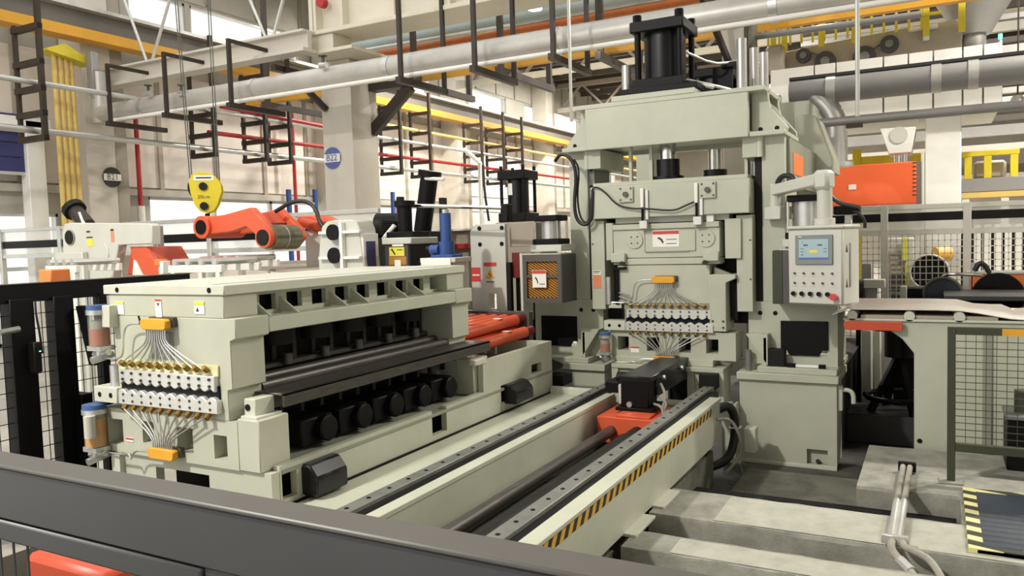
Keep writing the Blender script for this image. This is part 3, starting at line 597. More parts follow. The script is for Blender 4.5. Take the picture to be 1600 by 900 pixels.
# ------------------------------------------------------------------ rail bed
t = thing('rail_bed', 'pale green double rail bed with yellow and black hazard tape leading to press', 'rail bed', (-2.25, 4.8, .37))
Yn, Yf = 2.4, 6.9
bx('outer_beam', 'green', t, -1.76, -1.68, Yn, Yf, .375, .745, .005); bx('outer_flange', 'green', t, -1.77, -1.665, Yn, Yf, .725, .75, .004)
bx('hazard_tape', 'hazard', t, -1.682, -1.678, Yn, Yf - .3, .652, .712, 0)
bx('inner_beam', 'green_grey', t, -1.93, -1.9, Yn, Yf, .375, .72, 0)
for x0, x1, inner in ((-1.93, -1.83, 0), (-2.87, -2.775, 0)):
    r = bx('rail', 'rail_steel', t, x0, x1, Yn, Yf + .4, .72, .765, .004); mb = MB()
    for i in range(26): y = Yn + .1 + i * .19; mb.cyl(((x0 + x1) / 2, y, .764), ((x0 + x1) / 2, y, .768), .013, 10)
    build('rail_bolts', 'black', r, mb, stuff=True)
bx('cable_slot', 'black', t, -1.83, -1.765, Yn, Yf + .3, .6, .74, 0); bx('cable_slot', 'black', t, -2.775, -2.69, Yn, Yf + .2, .6, .74, 0)
bx('left_flange', 'green', t, -2.69, -2.60, Yn, Yf - .15, .72, .752, .004); bx('left_beam', 'green', t, -2.68, -2.61, Yn, Yf - .1, .3, .72, 0)
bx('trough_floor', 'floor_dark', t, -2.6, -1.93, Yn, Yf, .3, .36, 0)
bx('left_plate', 'green', t, -3.31, -2.87, Yn, 6.85, .6, .69, .004); bx('left_rim', 'green_light', t, -3.31, -2.87, 6.85, 6.93, .6, .75, .004); bx('left_end', 'green', t, -3.31, -2.6, Yf - .02, Yf, .3, .74, 0)
build('slide_rod', 'dark_steel', t, MB().cyl((-2.43, Yn, .55), (-2.43, 6.25, .55), .045, 18)); build('slide_rod', 'blackish', t, MB().cyl((-2.2, Yn, .55), (-2.2, 6.25, .55), .055, 18)); build('slide_rod', 'blackish', t, MB().cyl((-2.32, Yn, .5), (-2.32, 6.2, .5), .035, 14))
build('guide_pipe', 'silver', t, MB().cyl((-2.555, Yn, .49), (-2.555, 5.4, .49), .03, 14))
mb = MB(); rn = random.Random(3)
for i in range(9): y = 3.0 + i * .36; mb.box(-2.14, -2.0 + rn.uniform(0, .05), y, y + .12, .5, .512)
build('scraper_plates', 'alu', t, mb)
for i in range(4): y = 4.45 + i * .55; bx('foot_plate', 'green_light', t, -1.7, -1.6, y, y + .38, .365, .385, .003) if i in (0, 1) else None
# orange shuttle with black draw arm
t = thing('draw_shuttle', 'orange shuttle block with black draw arm between the rails', 'shuttle', (-2.25, 6.35, .45))
bx('body', 'orange', t, -2.56, -1.96, 6.2, 6.75, .44, .665, .006); bx('raised_pad', 'orange', t, -2.4, -2.1, 6.22, 6.4, .665, .685, .004); bx('side_pad', 'orange', t, -2.02, -1.95, 6.45, 6.75, .6, .70, .004)
bx('foot_plate', 'black', t, -2.46, -2.12, 6.38, 6.75, .685, .715, .004); bx('tower', 'black', t, -2.42, -2.17, 6.42, 6.66, .71, .95, .008)
build('draw_arm', 'black_gloss', t, MB().box(-2.43, -2.15, 6.42, 7.75, .935, .985).box(-2.2, -2.15, 6.6, 7.75, .78, .95), .008)
bx('side_plate', 'greywhite', t, -2.45, -2.425, 6.44, 6.6, .73, .9, .003); build('roller', 'blackish', t, MB().cyl((-2.55, 6.7, .92), (-2.42, 6.7, .92), .05, 14)); bx('clamp', 'black', t, -2.62, -2.42, 6.55, 6.85, .8, .9, .01)
cy('bolt_head', 'silver', t, (-2.15, 6.75, .93), (-2.12, 6.75, .93), .022, 10); cy('bolt_head', 'silver', t, (-2.15, 7.3, .93), (-2.12, 7.3, .93), .022, 10); cy('bolt_head', 'silver', t, (-2.34, 6.42, .74), (-2.34, 6.40, .74), .025, 10)
build('cable', 'hose_grey', t, MB().tube([(-2.12, 6.6, .9), (-2.05, 6.55, .8), (-2.08, 6.5, .7), (-1.98, 6.4, .7)], .014, 8, 2).tube([(-2.15, 6.5, .74), (-2.05, 6.42, .74), (-2.02, 6.35, .67), (-1.94, 6.3, .7)], .012, 8, 2).tube([(-2.14, 6.56, .8), (-2.02, 6.48, .76), (-2.04, 6.4, .7), (-1.95, 6.36, .69)], .01, 8, 2))
# hoses and bracket at the bed end
t = thing('hose_bundle', 'dark hoses looping from the rail bed end beside the press cabinet', 'hoses', (-1.6, 6.9, .2))
build('hose', 'hose', t, MB().tube([(-1.72, 7.0, .62), (-1.64, 7.05, .66), (-1.6, 7.12, .55), (-1.6, 7.12, .35), (-1.64, 7.05, .16), (-1.8, 6.9, .1)], .04, 10, 2)); build('hose', 'hose_grey', t, MB().tube([(-1.66, 6.7, .6), (-1.56, 6.78, .6), (-1.5, 6.85, .45), (-1.5, 6.9, .25), (-1.62, 6.8, .1)], .014, 8, 2))
bx('plate', 'green_light', t, -1.54, -1.44, 7.2, 7.34, .2, .42, .004); bx('tie', 'paper', t, -1.65, -1.55, 7.07, 7.17, .44, .45, 0)
# ------------------------------------------------------------------ the leveller press
PC = -2.35; FY = 7.6
t = thing('leveller_press', 'tall pale green roll leveller press with black hydraulic cylinder on top', 'press', (PC, 8.8, 0))
U = lambda s: PC + s
for sg in (1, -1):
    S = lambda a, b: (U(min(sg * a, sg * b)), U(max(sg * a, sg * b)))
    # base cabinets with ledge plates
    x0, x1 = S(.69, 1.555)
    rec = [(x1 - .26, x1 - .08, .04, .18)] if sg > 0 else []
    build('base_cabinet', 'green', t, MB().holed(1, FY, FY + .03, (x0, x1, .03, .80), rec).box(x0, x1, FY + .06, FY + .4, .03, .80).box(x0, x1, FY + .03, FY + .06, .2, .80), .004); bx('base_rear', 'blackish', t, x0, x1 - .02, FY + .4, FY + 3.3, .03, .80, 0); bx('base_lip', 'green_light', t, x0 + .01, x1, FY - .012, FY + .02, .0, .03, .002)  # rear box coloured blackish to stand for the cabinet's shaded side
    bx('ledge_plate', 'green', t, x0 - .02, x1 + .02, FY - .04, FY + .7, .80, .872, .006); a, b = S(.86, 1.56); bx('sole_plate', 'green', t, a, b, FY - .02, FY + 1.0, .872, .93, .006)
    # lower housing; a black plate stands in for its dark opening
    a, b = S(.75, 1.55); h0, h1 = S(1.06, 1.46)
    build('lower_housing', 'green', t, MB().holed(1, FY + .15, FY + .2, (a, b, .93, 1.53), [(h0, h1, 1.03, 1.34)]).box(*S(.75, 1.02), FY + .2, FY + .9, .93, 1.53).box(*S(1.5, 1.55), FY + .2, FY + .9, .93, 1.53), .004)
    q = build('opening_dark', 'black', t, MB().prism([(h0 - .01, 1.08), (h0 + .04, 1.08), (h0 + .07, 1.025), (h1 - .07, 1.025), (h1 - .04, 1.08), (h1 + .01, 1.08), (h1 + .01, 1.35), (h0 - .01, 1.35)], 1, FY + .13, FY + .16), .003)
    build('knee', 'green', t, MB().prism([(U(sg * .75), 1.23), (U(sg * .95), 1.23), (U(sg * .95), .93)], 1, FY + .02, FY + .15), .003)
    for k in (.86, 1.0): cy('bolt_hole', 'black', t, (U(sg * k), FY + .148, 1.42), (U(sg * k), FY + .152, 1.42), .022, 12)
    bx('stiffener', 'green', t, *S(.91, .94), FY + .02, FY + .15, .93, 1.2, .003)
    # column: face, dark guide, front strip
    bx('column', 'green', t, *S(.89, 1.1), FY + .15, FY + .85, 1.53, 3.09, .004); bx('column', 'green', t, *S(.89, 1.1), FY + 2.3, FY + 3.0, 1.53, 3.3, .004)
    bx('guide_strip', 'blackish', t, *S(.82, .89), FY + .17, FY + .6, 1.53, 2.95 if sg > 0 else 2.25, .003)
    if sg < 0:
        gp = bx('guide_strip', 'rail_steel', t, *S(.82, .89), FY + .17, FY + .6, 2.25, 2.98, .003)
        for z in (2.9, 2.72, 2.54, 2.32): cy('bolt_hole', 'black', gp, (U(-.855), FY + .168, z), (U(-.855), FY + .172, z), .02, 12)
    bx('front_strip', 'green', t, *S(.67, .82), FY + .03, FY + .5, 1.44, 2.36, .005)
    for z in (1.75, 2.12): cy('strip_screw', 'bolt', t, (U(sg * .8), FY + .028, z), (U(sg * .8), FY + .034, z), .01, 8)
    # beam end pads on the columns
    bx('column_head', 'green', t, *S(.72, .86), FY + .1, FY + .8, 2.9, 3.1, .004); cy('head_post', 'green_light', t, (U(sg * .88), FY + .12, 2.9), (U(sg * .88), FY + .12, 3.1), .03, 10)
    # flared beam ends
    fl = [(U(sg * .8), 3.13), (U(sg * 1.12), 3.13), (U(sg * 1.12), 3.17), (U(sg * .97), 3.36), (U(sg * .95), 3.45), (U(sg * .95), 3.52), (U(sg * .8), 3.52)]
    build('beam_flare', 'green', t, MB().prism(fl, 1, FY + .16, FY + .24), .004); build('beam_flare', 'green', t, MB().prism(fl, 1, FY + .7, FY + .78), .004); bx('flare_flange', 'green', t, *S(.8, 1.12), FY + .02, FY + .85, 3.085, 3.13, .005)
    build('flare_plate', 'green_grey', t, MB().bar((U(sg * 1.06), FY + .47, 3.2), (U(sg * .93), FY + .47, 3.42), .46, .02, up=(sg, 0, 1)), .002)
    for k in (.88, 1.03): cy('slot', 'black', t, (U(sg * k), FY + .158, 3.16), (U(sg * k), FY + .162, 3.16), .022, 12)
bx('hook_plate', 'green', t, U(1.555), U(1.6), FY + .03, FY + .1, .55, .78, .003)
build('hook', 'green_light', t, MB().tube([(U(1.58), FY + .06, .74), (U(1.66), FY + .06, .74), (U(1.69), FY + .06, .70), (U(1.69), FY + .06, .62)], .02, 8, 2))
bx('black_box', 'blackish', t, U(.95), U(1.1), FY + .02, FY + .14, .93, 1.09, .006); cy('bollard', 'rail_steel', t, (U(.76), FY + .08, .872), (U(.76), FY + .08, 1.07), .03, 12)
build('cable_run', 'paper', t, MB().cyl((U(1.13), FY + .02, .945), (U(1.45), FY + .02, .945), .015, 8)); bx('cable_clip', 'black', t, U(1.12), U(1.2), FY, FY + .05, .93, .965, .003); bx('cable_clip', 'black', t, U(1.4), U(1.46), FY, FY + .05, .93, .965, .003)
build('drain_stub', 'black', t, MB().cyl((U(1.39), FY + .055, .05), (U(1.39), FY + .01, .07), .02, 10))
# top beam
bx('beam_front', 'green', t, U(-.84), U(.80), FY, FY + .06, 3.085, 3.50, .006); bx('beam_rear', 'green', t, U(-.84), U(.80), FY + .8, FY + .86, 3.085, 3.5, .006); bx('beam_top', 'green', t, U(-.95), U(.95), FY + .0, FY + .86, 3.50, 3.545, .006); bx('beam_soffit', 'green_light', t, U(-.8), U(.8), FY + .06, FY + .8, 3.12, 3.15, 0)
bx('beam_pad', 'green', t, U(-.55), U(.3), FY + .0, FY + .86, 3.545, 3.60, .006)
bx('far_beam', 'green', t, U(-.9), U(1.05), FY + 2.2, FY + 3.0, 3.3, 3.7, .01); build('far_flare', 'green', t, MB().prism([(U(.9), 2.85), (U(1.3), 2.85), (U(1.3), 3.0), (U(1.12), 3.5), (U(.9), 3.55)], 1, FY + 2.1, FY + 2.9), .01)
sp = bx('side_plate', 'green_grey', t, U(1.1), U(1.13), FY + .25, FY + 2.7, 2.62, 3.07, .004); p = PX(1240, 263, U(1.135)); q2 = PX(1250, 263, U(1.135)); bx('orange_sticker', 'sticker_orange', sp, U(1.13), U(1.134), p.y, q2.y + .25, 2.74, 2.95, 0)
# main cylinder
cxx, cyy = -2.45, 7.98
cl = thing('hydraulic_cylinder', 'large black hydraulic cylinder with tie rods on top of press beam', 'hydraulic cylinder', (cxx, cyy, 3.6), 'press cylinders')
bx('sole', 'black', cl, cxx - .36, cxx + .42, cyy - .36, cyy + .4, 3.602, 3.66, .006); bx('lower_flange', 'black', cl, cxx - .27, cxx + .27, cyy - .27, cyy + .27, 3.66, 3.76, .01); bx('upper_flange', 'black', cl, cxx - .28, cxx + .27, cyy - .28, cyy + .27, 4.22, 4.33, .012)
cy('barrel', 'black_gloss', cl, (cxx, cyy, 3.76), (cxx, cyy, 4.22), .21, 36)
for i, (a, b) in enumerate(((-1, -1), (1, -1), (1, 1), (-1, 1))): x, y = cxx + a * .215, cyy + b * .215; cy('tie_rod', 'black', cl, (x, y, 3.7), (x, y, 4.3), .032, 12); cy('nut', 'black', cl, (x, y, 4.33), (x, y, 4.4), .045, 6)
cy('port', 'silver', cl, (cxx + .27, cyy - .1, 3.7), (cxx + .5, cyy - .02, 3.64), .02, 10)
c2 = again(cl, (-.12, 2.55, -.02), 'second black hydraulic cylinder standing behind the main one on the press')
for i, (x, y, h, lab) in enumerate(((-2.82, 7.85, 3.94, 'silver guide post left of the black cylinder on the press beam'), (PY(1159, 105, 8.0).x, 8.0, 4.08, 'tallest silver guide post at the right end of press beam'), (PY(1179, 118, 8.7).x, 8.7, 4.13, 'middle silver guide post at right end of press beam'), (PY(1194, 125, 9.3).x, 9.3, 4.2, 'shortest silver guide post at right end of press beam'))):
    o = thing('guide_post', lab, 'post', (x, y, 3.54), 'silver guide posts'); cy('shaft', 'silver', o, (x, y, 3.545 if y < 8.5 else 2.0), (x, y, h), .05, 20)
build('valve_bracket', 'black', t, MB().box(-2.05, -1.85, 8.3, 8.36, 3.6, 3.9).box(-1.95, -1.75, 8.25, 8.4, 3.88, 3.93), .004); build('valve_pipe', 'silver', t, MB().tube([(-2.2, 7.9, 4.0), (-2.0, 8.1, 3.9), (-1.85, 8.3, 3.93), (-1.8, 8.35, 3.95)], .014, 8, 1).tube([(-2.2, 7.8, 3.72), (-1.95, 8.0, 3.66), (-1.8, 8.2, 3.62)], .016, 8, 1))
# crosshead
bx('crosshead', 'green', t, U(-.78), U(.81), FY - .05, FY + .75, 2.375, 2.70, .006); bx('crosshead_cap', 'green', t, U(-.76), U(.79), FY - .02, FY + .7, 2.70, 2.74, .004)
for s in (-.39, .43):
    b = bx('bolt_plate', 'green', t, U(s - .075), U(s + .075), FY - .075, FY - .05, 2.53, 2.685, .004); cy('bolt', 'bolt', b, (U(s), FY - .1, 2.61), (U(s), FY - .075, 2.61), .028, 6)
    for a in (-1, 1):
        for c in (-1, 1): cy('screw', 'bolt', b, (U(s + a * .055), FY - .078, 2.61 + c * .055), (U(s + a * .055), FY - .07, 2.61 + c * .055), .011, 8)
cy('ram', 'chrome', t, (-2.43, 7.95, 2.74), (-2.43, 7.95, 3.15), .085, 28); build('ram_collar', 'black_gloss', t, MB().cyl((-2.43, 7.95, 2.76), (-2.43, 7.95, 2.96), .12, 28).cyl((-2.43, 7.95, 2.74), (-2.43, 7.95, 2.79), .16, 28)); build('ram_far', 'chrome', t, MB().cyl((-2.5, 10.2, 2.7), (-2.5, 10.2, 3.3), .085, 24)); build('ram_far_collar', 'black_gloss', t, MB().cyl((-2.5, 10.2, 2.7), (-2.5, 10.2, 3.0), .15, 24))
bx('far_crosshead', 'greywhite', t, U(-.75), U(.85), FY + 1.2, FY + 3.0, 2.4, 2.74, .01)
for x in (-2.79, -2.57, -1.62): bx('tie_bar', 'green', t, x - .015, x + .015, FY + .22, FY + .27, 2.74, 3.12, 0)
# displacement gauges with cable
for s, zz in ((-.22, 2.6), (.32, 2.62)):
    g = build('gauge', 'paper', t, MB().box(U(s - .016), U(s + .016), FY - .085, FY - .055, zz - .13, zz + .06), .004); build('gauge_rod', 'black', g, MB().cyl((U(s), FY - .07, zz - .13), (U(s), FY - .07, zz - .27), .012, 10)); bx('gauge_rail', 'alu', g, U(s + .03), U(s + .06), FY - .07, FY - .05, zz - .25, zz + .04, .002); bx('gauge_foot', 'alu', g, U(s - .03), U(s + .05), FY - .09, FY - .03, zz - .34, zz - .26, .003)
build('gauge_cable', 'hose', t, MB().tube([(U(-.76), FY - .06, 2.66), (U(-.72), FY - .08, 2.71), (U(-.62), FY - .08, 2.66), (U(-.48), FY - .08, 2.5), (U(-.3), FY - .09, 2.46), (U(-.18), FY - .1, 2.46), (U(.1), FY - .09, 2.42), (U(.22), FY - .09, 2.47), (U(.3), FY - .08, 2.5)], .009, 8, 2))
build('hose_loop', 'hose', t, MB().tube([(U(-1.18), FY - .02, 3.0), (U(-1.1), FY - .06, 3.07), (U(-.98), FY - .06, 3.02), (U(-.92), FY - .06, 2.85), (U(-.96), FY - .06, 2.55), (U(-.94), FY - .06, 2.38), (U(-.85), FY - .06, 2.31), (U(-.77), FY - .06, 2.36), (U(-.76), FY - .06, 2.5), (U(-.75), FY - .05, 2.66)], .018, 10, 2)); build('hose_loop', 'hose', t, MB().tube([(U(-.96), FY - .03, 3.0), (U(-.9), FY - .03, 2.9), (U(-.94), FY - .03, 2.6), (U(-.9), FY - .03, 2.36), (U(-.8), FY - .03, 2.34), (U(-.78), FY - .03, 2.6)], .011, 8, 2))
# upper frame and front panels
for s0, s1 in ((-.64, -.565), (.57, .72)): bx('upper_guide', 'green', t, U(s0), U(s1), FY + .0, FY + .5, 1.95, 2.33, .004)
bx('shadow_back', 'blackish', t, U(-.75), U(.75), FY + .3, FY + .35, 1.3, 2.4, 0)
bx('chock_bar', 'greywhite', t, U(-.55), U(.6), FY + .05, FY + .2, 2.32, 2.375, 0) ; bx('spacer', 'paper', t, U(.40), U(.47), FY - .02, FY + .1, 2.3, 2.38, .004)
bx('shoe_bar', 'green', t, U(-.56), U(.52), FY - .02, FY + .3, 2.255, 2.31, .004); bx('upper_panel', 'green', t, U(-.56), U(.52), FY, FY + .3, 1.97, 2.255, .004)
ip = bx('inset_panel', 'green', t, U(-.22), U(.29), FY - .012, FY, 2.03, 2.24, .005)
build('panel_edge', 'green_grey', ip, MB().box(U(-.225), U(-.215), FY - .014, FY, 2.03, 2.24).box(U(-.22), U(.22), FY - .014, FY, 2.025, 2.034))
for s in (-.33, .29 + .1): d = cy('access_cover', 'green', t, (U(s), FY - .012, 2.15), (U(s), FY, 2.15), .085, 28); [cy('screw', 'bolt', d, (U(s + .045 * math.cos(a)), FY - .015, 2.15 + .045 * math.sin(a)), (U(s + .045 * math.cos(a)), FY - .01, 2.15 + .045 * math.sin(a)), .008, 8) for a in (.8, 2.4, 3.9, 5.5)]
sign(t, U(-.14), U(.13), FY - .012, 2.075, 2.235, .22, 'sign_red')
bx('seam_bar', 'green', t, U(-.56), U(.52), FY - .008, FY + .2, 1.90, 1.965, .006)
for s in (-.5, .44): b = bx('clamp_block', 'green', t, U(s - .07), U(s + .08), FY - .06, FY, 1.93, 2.02, .006); cy('clamp_pin', 'ink', b, (U(s + .05 * (1 if s < 0 else -1)), FY - .08, 1.915), (U(s + .05 * (1 if s < 0 else -1)), FY - .02, 1.93), .022, 12)
bx('lower_panel', 'green', t, U(-.52), U(.42), FY, FY + .3, 1.5, 1.895, .005); build('right_cheek', 'green', t, MB().prism([(U(.42), 1.25), (U(.58), 1.25), (U(.58), 1.72), (U(.67), 1.76), (U(.67), 1.8), (U(.42), 1.8)], 1, FY - .03, FY + .3), .005)
build('right_gusset', 'green_grey', t, MB().prism([(U(.45), 1.87), (U(.66), 1.78), (U(.66), 1.76), (U(.45), 1.76)], 1, FY + .05, FY + .12)); bx('dark_slot', 'black', t, U(.6), U(.66), FY + .1, FY + .2, 1.35, 1.72, 0)
for a in (.45, .55):
    for z in (1.29, 1.35): cy('cheek_bolt', 'bolt', t, (U(a), FY - .035, z), (U(a), FY - .028, z), .012, 8)
# left clutter: black damper and red sticker
cy('damper', 'black', t, (U(-.52), FY - .02, 1.5), (U(-.52), FY - .02, 1.86), .02, 12); bx('damper_cap', 'black', t, U(-.55), U(-.42), FY - .05, FY, 1.855, 1.88, .004); bx('bracket_plate', 'green_light', t, U(-.62), U(-.48), FY - .02, FY, 1.46, 1.52, .003); build('damper_post', 'silver', t, MB().cyl((U(-.62), FY - .01, 1.5), (U(-.62), FY - .01, 1.78), .03, 14))
for i, z in enumerate((1.62, 1.58, 1.54)): build('wire', 'hose_grey', t, MB().tube([(U(-.5), FY - .03, z), (U(-.44), FY - .05, z - .01), (U(-.38), FY - .04, z - .03)], .007, 6, 1))
st_ = bx('sticker', 'sticker_salmon', t, U(-.805), U(-.715), FY + .027, FY + .03, 1.66, 1.8, 0); bx('sticker_head', 'paper', st_, U(-.805), U(-.715), FY + .026, FY + .03, 1.8, 1.845, 0); build('sticker_print', 'ink', st_, MB().box(U(-.8), U(-.725), FY + .024, FY + .026, 1.83, 1.838).box(U(-.8), U(-.735), FY + .024, FY + .026, 1.815, 1.82))
# built-in cassette
t = thing('roll_cassette', 'pale green roll cassette clamped inside the press', 'roll cassette', (-2.345, FY, .9), 'leveller roll cassettes')
cassette_end(t, -2.345, FY - .0, False)
X = lambda s: -2.345 + s
build('backing', 'green_grey', t, MB().box(X(-.46), X(.46), FY, FY + .04, 1.2, 1.52), .003); bx('bearing_bar', 'green', t, X(-.62), X(.5), FY + .0, FY + .3, 1.19, 1.24, .003)
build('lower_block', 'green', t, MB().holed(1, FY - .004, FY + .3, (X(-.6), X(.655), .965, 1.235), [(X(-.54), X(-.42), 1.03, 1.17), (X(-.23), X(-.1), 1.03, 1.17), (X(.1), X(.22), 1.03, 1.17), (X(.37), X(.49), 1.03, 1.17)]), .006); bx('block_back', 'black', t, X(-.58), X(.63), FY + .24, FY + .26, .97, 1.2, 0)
bx('bottom_bar', 'green', t, X(-.58), X(.44), FY - .02, FY + .3, .90, .965, .005)
reservoir(t, X(-.64), FY - .1, 1.02, 1.19, .055, 'oil', .5)
s = bx('sign', 'paper', t, X(-.4), X(-.31), FY - .008, FY - .004, 1.01, 1.07, 0); bx('sign_header', 'sign_red', s, X(-.4), X(-.31), FY - .010, FY - .008, 1.055, 1.07, 0)
# table in front of the press under the cassette
t = thing('press_table', 'pale green recessed support table below the cassette in the press', 'support table', (-2.35, 7.6, .1))
bx('top_bar', 'green', t, -2.93, -1.79, FY - .09, FY + .3, .855, .9, .005); bx('left_leg', 'green', t, -2.93, -2.86, FY - .08, FY + .2, .5, .855, .004); bx('right_leg', 'green_light', t, -1.87, -1.79, FY - .09, FY + .2, .47, .855, .004); bx('middle_leg', 'green', t, -2.15, -2.08, FY - .07, FY + .2, .5, .855, .004); bx('panel', 'green', t, -2.08, -1.87, FY - .05, FY + .1, .5, .855, .003); bx('panel', 'green', t, -2.86, -2.35, FY - .05, FY + .1, .5, .855, .003); bx('dark_bay', 'black', t, -2.35, -2.15, FY + .02, FY + .1, .5, .855, 0)
bx('sill', 'rail_steel', t, -2.9, -1.85, FY - .3, FY - .05, .44, .5, .006); bx('apron', 'green', t, -2.6, -1.9, FY - .5, FY - .3, .3, .62, .01)
bx('stop_block', 'blackish', t, -2.0, -1.83, FY - .2, FY - .05, .72, .86, .006)
# pale post pair beside the cabinet
t = thing('cabinet_post', 'pair of pale green posts between rail bed and press cabinet', 'post', (-1.72, 7.5, 0))
bx('post', 'green_light', t, -1.79, -1.71, 7.42, 7.56, .03, .58, .004); bx('post', 'green', t, -1.69, -1.665, 7.45, 7.58, .03, .58, .004)
# ------------------------------------------------------------------ guard boxes and air cylinders beside the press
def hatch(mb, x0, x1, z0, z1, y, step, th):
    w, h = x1 - x0, z1 - z0; k = -.62; c = 0
    a = z0 - 0
    zz = z0
    while zz < z1 + abs(k) * w:
        p0 = (x0, zz); p1 = (x1, zz + k * w)
        if p0[1] > z1: f = (p0[1] - z1) / (-k * w); p0 = (x0 + f * w, z1)
        if p1[1] < z0: f = (zz - z0) / (-k * w); p1 = (x0 + f * w, z0)
        if p1[0] - p0[0] > .01: mb.bar((p0[0], y, p0[1]), (p1[0], y, p1[1]), .008, th)
        zz += step
def guard_box(label, x0, x1, y, z0, z1, group, with_sign, left_side=True):
    g = thing('guard_box', label, 'guard box', ((x0 + x1) / 2, y, z0), group)
    W, H = x1 - x0, z1 - z0
    build('shell', 'guard_grey', g, MB().holed(1, y, y + .03, (x0, x1, z0, z1), [(x0 + W * .1, x1 - W * .1, z0 + H * .1, z1 - H * .14)]).box(x0, x1, y + .1, y + .12, z0, z1), .004); bx('side', 'guard_face', g, x1, x1 + .012, y, y + .35, z0, z1, .003); bx('back', 'greywhite' if left_side else 'olive', g, x0 - .03 if left_side else x0 - .09, x0, y - .005, y + .3, z0 - .2 if left_side else z0, z1 + .02 if left_side else z1, .003); bx('cap', 'greywhite', g, x0 - .03, x1, y, y + .3, z1, z1 + .012, .003)
    mb = MB(); hatch(mb, x0 + W * .1, x1 - W * .1, z0 + H * .1, z1 - H * .14, y + .03, .027, .014); build('hatch_mesh', 'mesh_orange', g, mb, stuff=True); bx('backing', 'blackish', g, x0 + .02, x1 - .02, y + .06, y + .07, z0 + .02, z1 - .02, 0); bx('cross_bar', 'guard_grey', g, x0 + W * .1, x1 - W * .1, y + .005, y + .035, z0 + H * .52, z0 + H * .58, 0)
    if with_sign: sign(g, x0 + W * .26, x0 + W * .62, y - .004, z0 + H * .32, z0 + H * .68, .2, 'sign_red', 1)
    return g
guard_box('grey guard box with amber hatched mesh and warning sign left of press', PY(817, 435, 7.2).x, PY(877, 435, 7.2).x, 7.2, 1.54, 2.03, 'mesh guard boxes of the press', True)
guard_box('grey guard box with amber mesh mostly hidden behind the control panel', PY(1223, 430, 7.5).x, -.74, 7.5, 1.53, 2.02, 'mesh guard boxes of the press', False, False)
def air_cyl(label, x, y, z0, z1, r, group):
    a = thing('air_cylinder', label, 'air cylinder', (x, y, z0), group); cy('barrel', 'silver', a, (x, y, z0 + .05), (x, y, z1 - .05), r, 28)
    bx('cap', 'black', a, x - r - .035, x + r + .035, y - r - .035, y + r + .035, z1 - .06, z1, .008); bx('foot', 'black', a, x - r - .05, x + r + .05, y - r - .04, y + r + .04, z0, z0 + .06, .008)
    for sx in (-1, 1):
        for sy in (-1, 1): cy('tie_rod', 'chrome', a, (x + sx * (r + .025), y + sy * (r + .02), z0 + .06), (x + sx * (r + .025), y + sy * (r + .02), z1 - .06), .012, 10)
    bx('pad', 'greywhite', a, x - r - .07, x + r + .08, y - r - .05, y + r + .1, z0 - .07, z0, .006); return a
air_cyl('silver air cylinder with black caps above the guard box left of press', PY(861, 360, 7.4).x, 7.4, 2.13, 2.43, .1, 'air cylinders')
air_cyl('silver air cylinder above the control panel right of press', -1.06, 7.75, 2.12, 2.52, .12, 'air cylinders')
# ------------------------------------------------------------------ control panel on swing arm
t = thing('control_panel', 'light grey operator control panel with touch screen hanging on swing arm', 'control panel', (-.93, 7.12, 1.55))
x0, x1, z0, z1 = -1.15, -.67, 1.56, 2.205; y = 7.12
bx('case', 'greywhite', t, x0, x1, y, y + .33, z0, z1, .012); bx('face', 'panel_white', t, x0 + .012, x1 - .012, y - .008, y, z0 + .012, z1 - .012, .003); bx('top_lid', 'greywhite', t, x0 - .01, x1 + .01, y - .015, y + .34, z1, z1 + .03, .01)
bx('side_handle', 'duct_grey', t, x1, x1 + .006, y + .12, y + .15, z0 + .15, z1 - .12, .004); build('side_mark', 'bolt', t, MB().prism([(y + .05, z1 - .2), (y + .09, z1 - .2), (y + .07, z1 - .13)], 0, x1, x1 + .002).prism([(y + .05, z0 + .15), (y + .09, z0 + .15), (y + .07, z0 + .22)], 0, x1, x1 + .002))
sx0, sx1, sz0, sz1 = -1.075, -.75, 1.905, 2.155
sc = bx('screen_frame', 'screen_frame', t, sx0, sx1, y - .024, y - .008, sz0, sz1, .004); s2 = bx('screen', 'screen_glow', sc, sx0 + .035, sx1 - .035, y - .026, y - .024, sz0 + .055, sz1 - .035, 0); bx('screen_bar', 'plate_blue', sc, sx0 + .035, sx1 - .035, y - .0265, y - .024, sz0 + .045, sz0 + .06, 0)
build('screen_print', 'ink', sc, MB().box(sx0 + .075, sx0 + .115, y - .027, y - .026, sz1 - .09, sz1 - .08).box(sx1 - .125, sx1 - .085, y - .027, y - .026, sz1 - .09, sz1 - .08).box(sx0 + .05, sx0 + .08, y - .027, y - .026, sz1 - .118, sz1 - .114).box(sx1 - .075, sx1 - .045, y - .027, y - .026, sz1 - .118, sz1 - .114).box(sx0 + .05, sx0 + .08, y - .027, y - .026, sz1 - .143, sz1 - .139).box(sx1 - .075, sx1 - .045, y - .027, y - .026, sz1 - .143, sz1 - .139).box(sx0 + .055, sx0 + .075, y - .027, y - .026, sz0 + .08, sz0 + .086).box(sx0 + .06, sx0 + .07, y - .027, y - .026, sz1 - .065, sz1 - .06)); bx('screen_highlight', 'label_yellow', sc, (sx0 + sx1) / 2 - .035, (sx0 + sx1) / 2 + .035, y - .027, y - .026, sz0 + .1, sz0 + .125, 0); bx('brand_print', 'paper', sc, sx0 + .03, sx0 + .06, y - .0255, y - .024, sz1 - .016, sz1 - .01, 0)
for r_ in range(2):
    for k in range(5): xx = -1.085 + k * .082; zz = 1.83 - r_ * .083; cy('button', 'bolt', t, (xx, y - .022, zz), (xx, y - .008, zz), .009, 10); bx('button_label', 'alu', t, xx - .018, xx + .018, y - .01, y - .008, zz - .03, zz - .024, 0)
